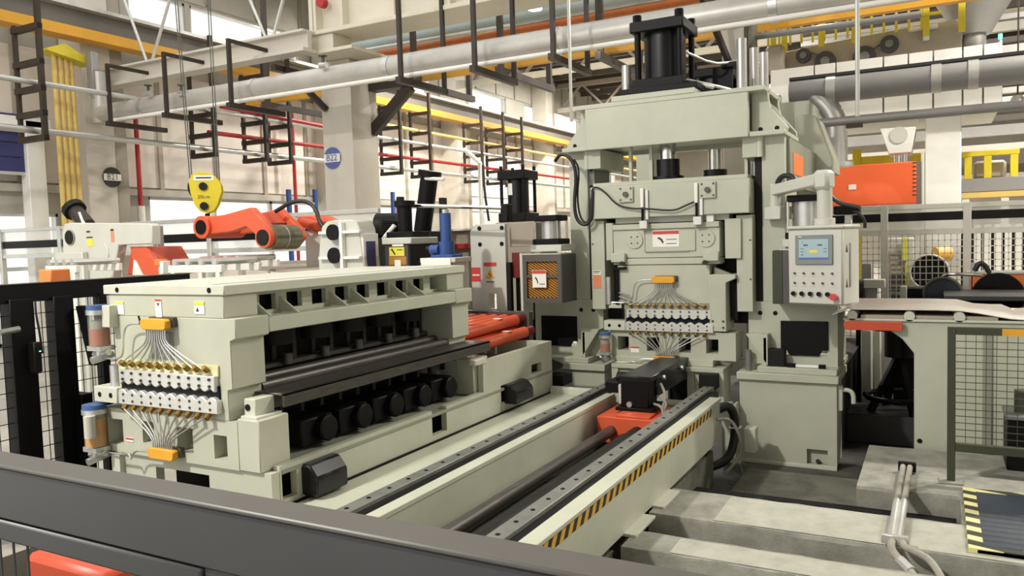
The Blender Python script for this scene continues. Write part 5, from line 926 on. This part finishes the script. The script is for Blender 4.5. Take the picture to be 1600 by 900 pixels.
t = thing('plate_trestle', 'black trestle under the long dark plate', 'trestle', (1.6, 10, 0)); bx('leg', 'black', t, 1.2, 1.3, 9.75, 9.85, 0, PY(1540, 470, TY + 2.4).z, .004); bx('leg', 'black', t, 3.9, 4.0, 9.75, 9.85, 0, PY(1540, 470, TY + 2.4).z, .004); bx('skirt', 'black', t, 1.0, 4.4, 9.8, 9.85, .8, 1.4, .004)
# things seen in the dark gap between press and table
t = thing('dark_stool', 'dark machine foot with splayed struts in the gap beside the press', 'machine foot', (.05, 9.2, 0)); p = PY(1405, 560, 9.0)
build('hub', 'black', t, MB().cyl((p.x, 9, p.z + .02), (p.x, 9, p.z + .3), .14, 16).cyl((p.x, 9, p.z + .3), (p.x, 9, p.z + .34), .28, 16)); 
for k in range(4): a = .5 + k * 1.57; build('strut', 'black', t, MB().bar((p.x, 9, p.z + .05), (p.x + .3 * math.cos(a), 9 + .3 * math.sin(a), .3), .06)); 
build('ring', 'black', t, MB().tube([(p.x + .32 * math.cos(i * .524), 9 + .32 * math.sin(i * .524), .45) for i in range(13)], .03, 8)); bx('plinth', 'guard_face', t, p.x - .5, p.x + .5, 8.7, 9.3, 0, .3, .01)
t = thing('pale_column', 'pale machine column seen in the dark gap beside the press', 'column', (-.45, 9.6, 0)); a, c, za, zb = rY(1345, 516, 1362, 600, 9.4); bx('shaft', 'greywhite', t, a, c, 9.4, 9.6, 0, zb, .01); a, c, za, zb = rY(1364, 516, 1376, 600, 9.6); bx('shaft', 'green_light', t, a, c, 9.6, 9.8, 0, zb, .01); a, c, za, zb = rY(1376, 518, 1395, 600, 9.9); bx('shaft', 'white', t, a, c, 9.9, 10.0, 0, zb, .01)
# dark green mesh fence at the right edge
FY2 = 6.32; t = thing('mesh_fence', 'olive green mesh fence panel with yellow tag at the right edge', 'fence', (1.0, FY2, .37))
x0, x1 = PY(1480, 640, FY2).x, PY(1493, 640, FY2).x; zt2 = PY(1530, 512, FY2).z; zt3 = PY(1530, 524, FY2).z; zl, zl2 = PY(1540, 710, FY2).z, PY(1540, 697, FY2).z
bx('post', 'olive', t, x0, x1, FY2, FY2 + .05, .375, zt2, .003); bx('top_rail', 'olive', t, x1, 2.5, FY2, FY2 + .05, zt3, zt2, .003); bx('bottom_rail', 'olive', t, x1, 2.5, FY2, FY2 + .05, zl, zl2, .003); bx('foot', 'concrete', t, x0 - .05, x1 + .05, FY2 - .05, FY2 + .1, .37, .385, .004); bx('post', 'olive', t, 2.44, 2.5, FY2, FY2 + .05, .375, zt2, .003)
mb = MB()
n = 16
for i in range(1, n): z = zl2 + (zt3 - zl2) * i / n; mb.bar((x1, FY2 + .025, z), (2.44, FY2 + .025, z), .005)
i = 1
while x1 + i * .062 < 2.44: x = x1 + i * .062; mb.bar((x, FY2 + .03, zl2), (x, FY2 + .03, zt3), .004); i += 1
build('wire_mesh', 'olive', t, mb, stuff=True); bx('yellow_tag', 'amber', t, PY(1566, 518, FY2).x, 1.2, FY2 - .006, FY2, zt3 - .0, zt2 - .005, 0)
t = thing('floor_motor', 'black drum and motor standing behind the olive mesh fence', 'motor', (.72, 6.85, .37)); a, c, za, zb = rY(1573, 657, 1620, 745, 6.8); bx('body', 'black', t, a, c + .3, 6.8, 7.15, .37, zb, .01); bx('lid', 'rail_steel', t, a - .01, c + .3, 6.78, 7.17, zb, zb + .03, .005); p = PY(1600, 640, 6.9); build('valve', 'olive', t, MB().cyl((p.x, 6.95, zb + .03), (p.x, 6.95, zb + .2), .06, 12))
# hydraulic pipes across the foundation
t = thing('hydraulic_pipes', 'pair of grey hydraulic pipes crossing the trench with flexible hoses', 'pipes', (-.22, 5.6, .37))
for dx in (0, .055):
    a = PZ(1411 + dx * 200, 728, .42); b = PZ(1392 + dx * 200, 842, .42)
    build('pipe', 'hose_grey', t, MB().cyl((a.x, a.y, .42), (b.x, b.y, .42), .02, 12)); build('sleeve', 'alu', t, MB().cyl((a.x * .45 + b.x * .55, a.y * .45 + b.y * .55, .42), (b.x, b.y, .42), .024, 12))
b = PZ(1395, 844, .42); bx('clamp', 'alu', t, b.x - .06, b.x + .08, b.y - .01, b.y + .02, .40, .45, .003); a = PZ(1415, 728, .42); bx('clamp', 'black', t, a.x - .05, a.x + .07, a.y - .02, a.y + .02, .38, .45, .003)
build('hose', 'hose_grey', t, MB().tube([(b.x, b.y, .42), (b.x - .01, b.y - .08, .40), (b.x + .05, b.y - .16, .36), (b.x + .13, b.y - .28, .33), (b.x + .22, b.y - .5, .2)], .022, 10, 2)); build('hose', 'hose_grey', t, MB().tube([(b.x + .055, b.y, .42), (b.x + .06, b.y - .06, .41), (b.x + .12, b.y - .08, .40), (b.x + .2, b.y - .1, .37), (b.x + .27, b.y - .22, .28), (b.x + .28, b.y - .5, .2)], .02, 10, 2)); build('fitting', 'alu', t, MB().cyl((b.x + .04, b.y - .14, .365), (b.x + .1, b.y - .23, .345), .028, 8))
# striped cover plate
t = thing('cover_plate', 'dark steel cover plate with striped edge on the concrete at right', 'cover plate', (.9, 5.5, .372)); bx('plate', 'motor_blue', t, .2, 1.8, 4.98, 6.14, .373, .40, .004); bx('striped_edge', 'hazard_plate', t, .16, .235, 4.98, 6.14, .374, .402, 0); bx('striped_edge', 'hazard_plate', t, .235, 1.8, 6.07, 6.14, .374, .402, 0); bx('striped_edge', 'hazard_plate', t, .235, 1.8, 4.98, 5.03, .374, .402, 0)
# far aluminium fence with mesh
AY = 11.6; xs = [PY(px, 380, AY).x for px in (1382, 1511)]; xs = [PY(1335, 380, AY).x - .4] + xs + [xs[1] + 1.55 * 1, xs[1] + 3.2]
zt = PY(1400, 321, AY).z; z2 = PY(1440, 362, AY).z
f = alu_fence('white aluminium fence with dark band and mesh behind the metal strip', AY, xs, xs[-1] + 1.5, zt, PY(1440, 345, AY).z, PY(1440, 332, AY).z, z2, .0, 'aluminium guard fences', 'blackish', 0, 'alu_white')
mb = MB(); x = xs[0]
while x < xs[-1]: mb.bar((x, AY, .3), (x, AY, z2), .011); x += .07
z = .4
while z < z2: mb.bar((xs[0], AY, z), (xs[-1], AY, z), .011); z += .085
build('wire_mesh', 'alu_white', f, mb, stuff=True)
# behind the mesh: round fan, yellow lamp, shutters
p = PY(1452, 425, 13); t = thing('round_fan', 'dark round fan housing behind the white mesh fence', 'fan', (p.x, 13, .36)); cy('drum', 'black', t, (p.x, 13, p.z), (p.x, 13.4, p.z), .24, 32); build('rim', 'greywhite', t, MB().tube([(p.x + .25 * math.cos(a * .2618), 12.98, p.z + .25 * math.sin(a * .2618)) for a in range(25)], .014, 8)); bx('foot', 'greywhite', t, p.x - .2, p.x + .2, 13.05, 13.35, .36, p.z - .2, .01)
p = PY(1472, 397, 13.8); t = thing('yellow_drum', 'small yellow drum behind the white mesh fence', 'drum', (p.x, 13.8, .36)); cy('shell', 'amber', t, (p.x - .1, 13.8, p.z), (p.x + .1, 13.9, p.z), .12, 20); bx('post', 'alu', t, p.x - .03, p.x + .03, 13.82, 13.88, .36, p.z - .08, .003)
t = thing('louvre_cabinet', 'pale cabinet with horizontal louvres behind the white mesh fence', 'cabinet', (PY(1405, 430, 13.5).x, 13.5, .36)); a, c, za, zb = rY(1384, 372, 1428, 455, 13.5); bx('body', 'greywhite', t, a, c, 13.5, 14.0, .36, zb, .01); 
for k in range(14): bx('slat', 'guard_face' if k > 4 else 'tan', t, a + .05, c - .1, 13.47, 13.5, zb - .25 - k * .075, zb - .2 - k * .075, 0)
bx('yellow_strip', 'label_yellow', t, a + .22, a + .3, 13.45, 13.47, zb - .35, zb, 0); bx('yellow_strip', 'label_yellow', t, c - .12, c - .06, 13.45, 13.47, za, zb - .4, 0)
t = thing('white_partition', 'bright white ribbed partition far behind the mesh fence', 'partition', (5, 16.8, .36)); x_ = PY(1430, 400, 16.8).x
for k in range(44): bx('panel', 'white', t, x_ + k * .16, x_ + k * .16 + .11, 16.8, 16.86, .36, PY(1500, 352, 16.8).z, .01)
bx('backing', 'guard_face', t, x_, x_ + 7.1, 16.9, 16.95, .36, PY(1500, 352, 16.8).z - .1, 0)
# blue-black motors before the fence
p = PY(1473, 452, 10.8); t = thing('black_motor', 'round black motor in front of the white mesh fence', 'motor', (p.x, 10.8, .2)); cy('drum', 'motor_blue', t, (p.x, 10.6, p.z - .05), (p.x, 11.0, p.z - .05), .2, 28); build('rim', 'guard_grey', t, MB().tube([(p.x + .2 * math.cos(a * .2618), 10.59, p.z - .05 + .2 * math.sin(a * .2618)) for a in range(25)], .02, 8)); bx('side_box', 'black', t, p.x - .42, p.x - .2, 10.65, 10.95, p.z - .2, p.z + .02, .01); build('handle', 'chrome', t, MB().tube([(p.x - .0, 10.6, p.z + .17), (p.x + .1, 10.55, p.z + .2), (p.x + .4, 10.55, p.z + .18)], .02, 8, 1)); bx('bracket', 'greywhite', t, p.x - .45, p.x - .38, 10.55, 10.7, p.z - .25, p.z + .05, .006); bx('foot', 'black', t, p.x - .2, p.x + .2, 10.65, 10.95, 0, p.z - .2, .01)
t = thing('orange_machine', 'orange machine block with black round cover at the right edge', 'machine', (PY(1560, 450, 10.9).x, 10.9, 0)); a, c, za, zb = rY(1520, 428, 1640, 470, 10.9); bx('body', 'sticker_orange', t, a, c + .4, 10.9, 11.4, .0, zb, .01); p = PY(1559, 462, 10.88); cy('cover', 'black', t, (p.x, 10.84, p.z), (p.x, 10.9, p.z), .27, 36); build('top_plate', 'alu', t, MB().box(a - .06, c + .4, 10.88, 11.4, zb, zb + .02)); bx('side_panel', 'alu', t, a - .09, a - .03, 10.95, 11.4, .0, zb, .006); build('cable', 'hose', t, MB().tube([tuple(PY(1523, 423, 10.9)), tuple(PY(1530, 410, 10.9)), tuple(PY(1540, 415, 10.9)), tuple(PY(1546, 428, 10.9))], .03, 8, 2)); p = PY(1522, 416, 10.9); build('lifting_eye', 'alu', t, MB().cyl((p.x, 10.95, p.z - .08), (p.x, 10.95, p.z + .04), .035, 10))
p = PY(1362, 450, 10); t = thing('grey_bracket', 'grey clamp bracket standing between control panel and mesh fence', 'bracket', (p.x, 10, .2)); bx('post', 'duct_grey', t, p.x - .06, p.x + .06, 10, 10.1, .0, p.z, .005); bx('head', 'greywhite', t, p.x - .09, p.x + .14, 9.95, 10.12, p.z, p.z + .1, .005); build('knob', 'black', t, MB().cyl((p.x - .14, 10, p.z - .1), (p.x - .08, 10, p.z - .1), .2, 16))
a, c, za, zb = rY(1347, 412, 1362, 445, 10.4); o = bx('small_cabinet', 'duct_grey', None, a, c, 10.4, 10.6, 0, zb, .006); tag(o, 'small grey cabinet just right of the control panel', 'cabinet')
# ------------------------------------------------------------------ far white press and duct
WY = 15.0
def wq(px, py): p = PY(px, py, WY); return (p.x, p.z)
t = thing('white_press', 'huge white far press with crown panels and white upright', 'press', (wq(1400, 150)[0], WY, .36))
edges = [1203, 1272, 1306, 1380, 1419, 1458, 1504, 1536, 1567]
z0, z1 = wq(1385, 176)[1], wq(1385, 88)[1]
for a, c in zip(edges, edges[1:]): bx('crown_panel', 'white', t, wq(a, 130)[0] + .012, wq(c, 130)[0] - .012, WY, WY + .08, z0, z1, .006)
bx('crown_back', 'greywhite', t, wq(1203, 130)[0], wq(1567, 130)[0], WY + .1, WY + 3, z0, z1 - .05, 0)
a, c = wq(1445, 250)[0], wq(1503, 250)[0]; bx('upright', 'white', t, a, c, WY + .3, WY + 1.3, .36, z0, .02); bx('upright_strip', 'alu_white', t, a - .06, a - .01, WY + .25, WY + 1.0, .36, wq(1440, 232)[1], .005); bx('upright_cap', 'white', t, a - .1, c + .04, WY + .25, WY + 1.35, z0 - .12, z0, .01)
bx('upright', 'white', t, wq(1203, 200)[0], wq(1250, 200)[0], WY + .3, WY + 1.3, .36, z0, .02)
hp_ = [wq(1374, 200), wq(1431, 197), wq(1423, 237), wq(1388, 240)]; build('ram_guide', 'white', t, MB().prism(hp_, 1, WY + .1, WY + .8), .01); p = wq(1404, 210); cy('port', 'greywhite', t, (p[0], WY + .08, p[1]), (p[0], WY + .1, p[1]), .14, 20); p = wq(1408, 242); cy('plunger', 'chrome', t, (p[0], WY + .4, p[1] + .1), (p[0], WY + .4, p[1] - .35), .13, 20)
a, c, za, zb = rY(1290, 257, 1432, 312, WY + .2); op = bx('orange_slide', 'orange_panel', t, a, c, WY + .1, WY + .6, za - .1, zb, .015); bx('slide_plate', 'paper', op, wq(1325, 292)[0], wq(1337, 292)[0], WY + .09, WY + .1, wq(1331, 296)[1], wq(1331, 288)[1], 0); bx('slide_edge', 'rail_steel', op, c, c + .08, WY + .15, WY + .6, za - .1, zb, .004)
for k in range(9): z = za + (zb - za) * (k + .5) / 9; bx('edge_slot', 'ink', op, c - .06, c, WY + .097, WY + .1, z, z + .02, 0)
# drive deck above crown: grey frame, pulleys, yellow railing
DYY = 15.6
t = thing('drive_deck', 'grey drive housing with belt pulleys on top of the far white press', 'drive unit', (PY(1390, 70, DYY).x, DYY, 5)); zc = PY(1385, 88, DYY).z
build('housing', 'wall_rib', t, MB().prism([(PY(1205, 110, DYY).x, zc - .1), (PY(1503, 80, DYY).x, zc - .1), (PY(1503, 28, DYY).x, PY(1503, 28, DYY).z), (PY(1425, 42, DYY).x, PY(1425, 42, DYY).z), (PY(1330, 60, DYY).x, PY(1330, 60, DYY).z), (PY(1205, 85, DYY).x, PY(1205, 85, DYY).z)], 1, DYY, DYY + 1), .02)
for px, py, r in ((1390, 70, .15), (1256, 88, .13), (1351, 90, .19), (1290, 97, .18)): p = PY(px, py, DYY); w_ = cy('pulley', 'guard_face', t, (p.x, DYY - .1, p.z), (p.x, DYY, p.z), r, 28); cy('hub', 'rail_steel', w_, (p.x, DYY - .12, p.z), (p.x, DYY - .1, p.z), r * .45, 16)
build('belt', 'guard_grey', t, MB().bar(tuple(PY(1352, 84, DYY - .06)), tuple(PY(1388, 62, DYY - .06)), .05, .02).bar(tuple(PY(1262, 80, DYY - .06)), tuple(PY(1294, 92, DYY - .06)), .05, .02)); 
p = PY(1435, 43, DYY); build('bracket', 'white', t, MB().box(p.x - .15, p.x + .3, DYY - .12, DYY, p.z - .06, p.z).cyl((p.x + .12, DYY - .08, p.z - .25), (p.x + .12, DYY - .08, p.z), .05, 12)); p = PY(1560, 25, DYY + .5); build('hopper', 'duct_grey', t, MB().cyl((p.x - .35, DYY + .6, p.z + .35), (p.x - .35, DYY + .6, p.z - .25), .6, 28, .25).cyl((p.x - .35, DYY + .6, p.z - .25), (p.x - .35, DYY + .6, p.z - .6), .18, 20)); o = PY(1248, 95, DYY - .3); bx('gear_box', 'tan', t, PY(1196, 95, DYY - .3).x, PY(1224, 95, DYY - .3).x, DYY - .3, DYY, zc - .1, PY(1210, 70, DYY - .3).z, .05)
t = thing('yellow_railing', 'yellow safety railing above the drive housing of the far press', 'railing', (PY(1370, 30, 15.4).x, 15.4, 6.2)); ry = 15.4
a, b = PY(1200, 52, ry), PY(1440, 22, ry)
for px in (1208, 1225, 1283, 1335, 1447, 1503): p = PY(px, 52 - (px - 1200) * .12, ry); bx('post', 'yellow', t, p.x - .05, p.x + .05, ry, ry + .06, p.z - .35, p.z + .45, .004)
for k in range(14): x = a.x + (b.x - a.x) * k / 13; z = a.z + (b.z - a.z) * k / 13; bx('baluster', 'yellow', t, x - .02, x + .02, ry + .01, ry + .04, z - .25, z + .25, 0)
for dz in (-.02, .25): build('rail', 'yellow', t, MB().bar((a.x, ry, a.z + dz), (b.x + .3, ry, (a.z + b.z) / 2 + (b.z - a.z) / 2 + dz), .05))
# yellow platform right and left of the upright
t = thing('yellow_platform', 'yellow framed platform with grey floor beams at far right', 'platform', (PY(1560, 260, 17).x, 17, .36)); ry = 17; a, c, za, zb = rY(1503, 236, 1585, 278, ry)
for x in (a + .1, a + (c - a) * .5, c): bx('post', 'yellow', t, x - .06, x + .06, ry, ry + .1, za, zb, .004)
bx('rail', 'yellow', t, a, c + .08, ry - .01, ry + .11, zb - .08, zb + .01, .004); bx('deck', 'duct_grey', t, a - .2, c + 3, ry - .1, ry + 2, za - .25, za, .01); bx('load', 'tan', t, a + .2, c - .1, ry + .3, ry + .8, za, zb - .15, .05); bx('beam', 'tube_yellow', t, a - .2, c + 3, ry - .12, ry - .02, za - .36, za - .26, .004)
for k in range(5): bx('bay_frame', 'alu_white', t, a + k * .62, a + k * .62 + .12, ry - .1, ry, .36, za - .36, .004)
t = thing('yellow_cage', 'yellow frame cage behind the orange slide of the far press', 'cage', (PY(1350, 250, 17).x, 17, .36)); a, c, za, zb = rY(1332, 230, 1440, 262, 17); bx('post', 'yellow', t, a, a + .15, 17, 17.15, .36, zb, .005); bx('beam', 'yellow', t, a + .15, c, 17.01, 17.1, zb - .3, zb - .15, .005); bx('beam', 'yellow', t, a + .15, c, 17.01, 17.1, za - .1, za + .1, .005)
# grey duct with elbow and hanging pipe
GY2 = 12.2; a, b = PY(1235, 147, GY2), PY(1600, 112, GY2); r_ = .185
t = thing('air_duct', 'large grey round air duct with elbow in front of the far press', 'duct', ((a.x + b.x) / 2, GY2, a.z)); cy('barrel', 'duct_grey', t, (a.x, GY2, a.z), (b.x + 5, GY2, a.z), r_, 36)
for px in (1292, 1455, 1512): x = PY(px, 140, GY2).x; cy('joint', 'alu', t, (x, GY2, a.z), (x + .12, GY2, a.z), r_ + .012, 36)
p = PY(1300, 175, GY2); zq = PY(1305, 258, GY2).z; build('elbow', 'silver', t, MB().tube([(p.x - .25, GY2, a.z - .05), (p.x - .1, GY2, a.z - .2), (p.x + .02, GY2, a.z - .38), (p.x + .04, GY2, a.z - .55), (p.x + .04, GY2, zq)], .165, 24, 2)); build('collar', 'alu', t, MB().cyl((p.x + .04, GY2, zq - .03), (p.x + .04, GY2, zq + .03), .24, 20)); bx('seam_rail', 'guard_face', t, a.x, b.x + 5, GY2 - .1, GY2 + .1, a.z + r_ - .01, a.z + r_ + .03, 0); bx('end_light', 'lamp_white', t, a.x - .35, a.x - .12, GY2 - .15, GY2, a.z - .25, a.z + .0, .02)
p = PY(1265, 194, 11.5); q = PY(1600, 160, 11.5); t = thing('grey_pipe', 'thin grey pipe running below the large air duct', 'pipe', tuple(p)); cy('barrel', 'duct_grey', t, (p.x, 11.5, p.z), (q.x + 4, 11.5, p.z), .06, 14); bx('bracket', 'rack', t, PY(1335, 188, 11.5).x - .1, PY(1335, 188, 11.5).x + .1, 11.45, 11.55, p.z - .1, p.z - .05, 0)
# cable trays and beams far right
t = thing('far_gallery', 'dark steel gallery with stairs at the far right', 'gallery', (9, 21, .36))
for k in range(14): bx('beam', ('duct_grey', 'steel_dark', 'wall_shade')[k % 3], t, -3.5, 13.8, 21 + .3 * k, 21.2 + .3 * k, 3.2 + k * .36, 3.34 + k * .36 + .1 * (k % 2), 0)
for k in range(4): bx('post', 'guard_grey', t, 5.6 + k * 2.2, 5.8 + k * 2.2, 21.4, 21.6, .36, 7, 0)
build('stair', 'duct_grey', t, MB().bar((6.3, 20.5, 4.4), (6.9, 20.5, 5.6), .06, .2).bar((7.1, 20.5, 4.4), (7.7, 20.5, 5.6), .06, .2)); 
for k in range(6): bx('tread', 'duct_grey', t, 6.35 + k * .1, 7.2 + k * .1, 20.45, 20.55, 4.5 + k * .2, 4.53 + k * .2, 0)
p = PY(1563, 57, 15.2); t = thing('signal_lamp', 'small green signal lamp on the far white press crown', 'lamp', tuple(p)); cy('lens', 'led_green', t, (p.x, 15.2, p.z - .04), (p.x, 15.2, p.z + .04), .03, 14); cy('stem', 'alu', t, (p.x, 15.2, z1 - .05), (p.x, 15.2, p.z - .06), .03, 8)
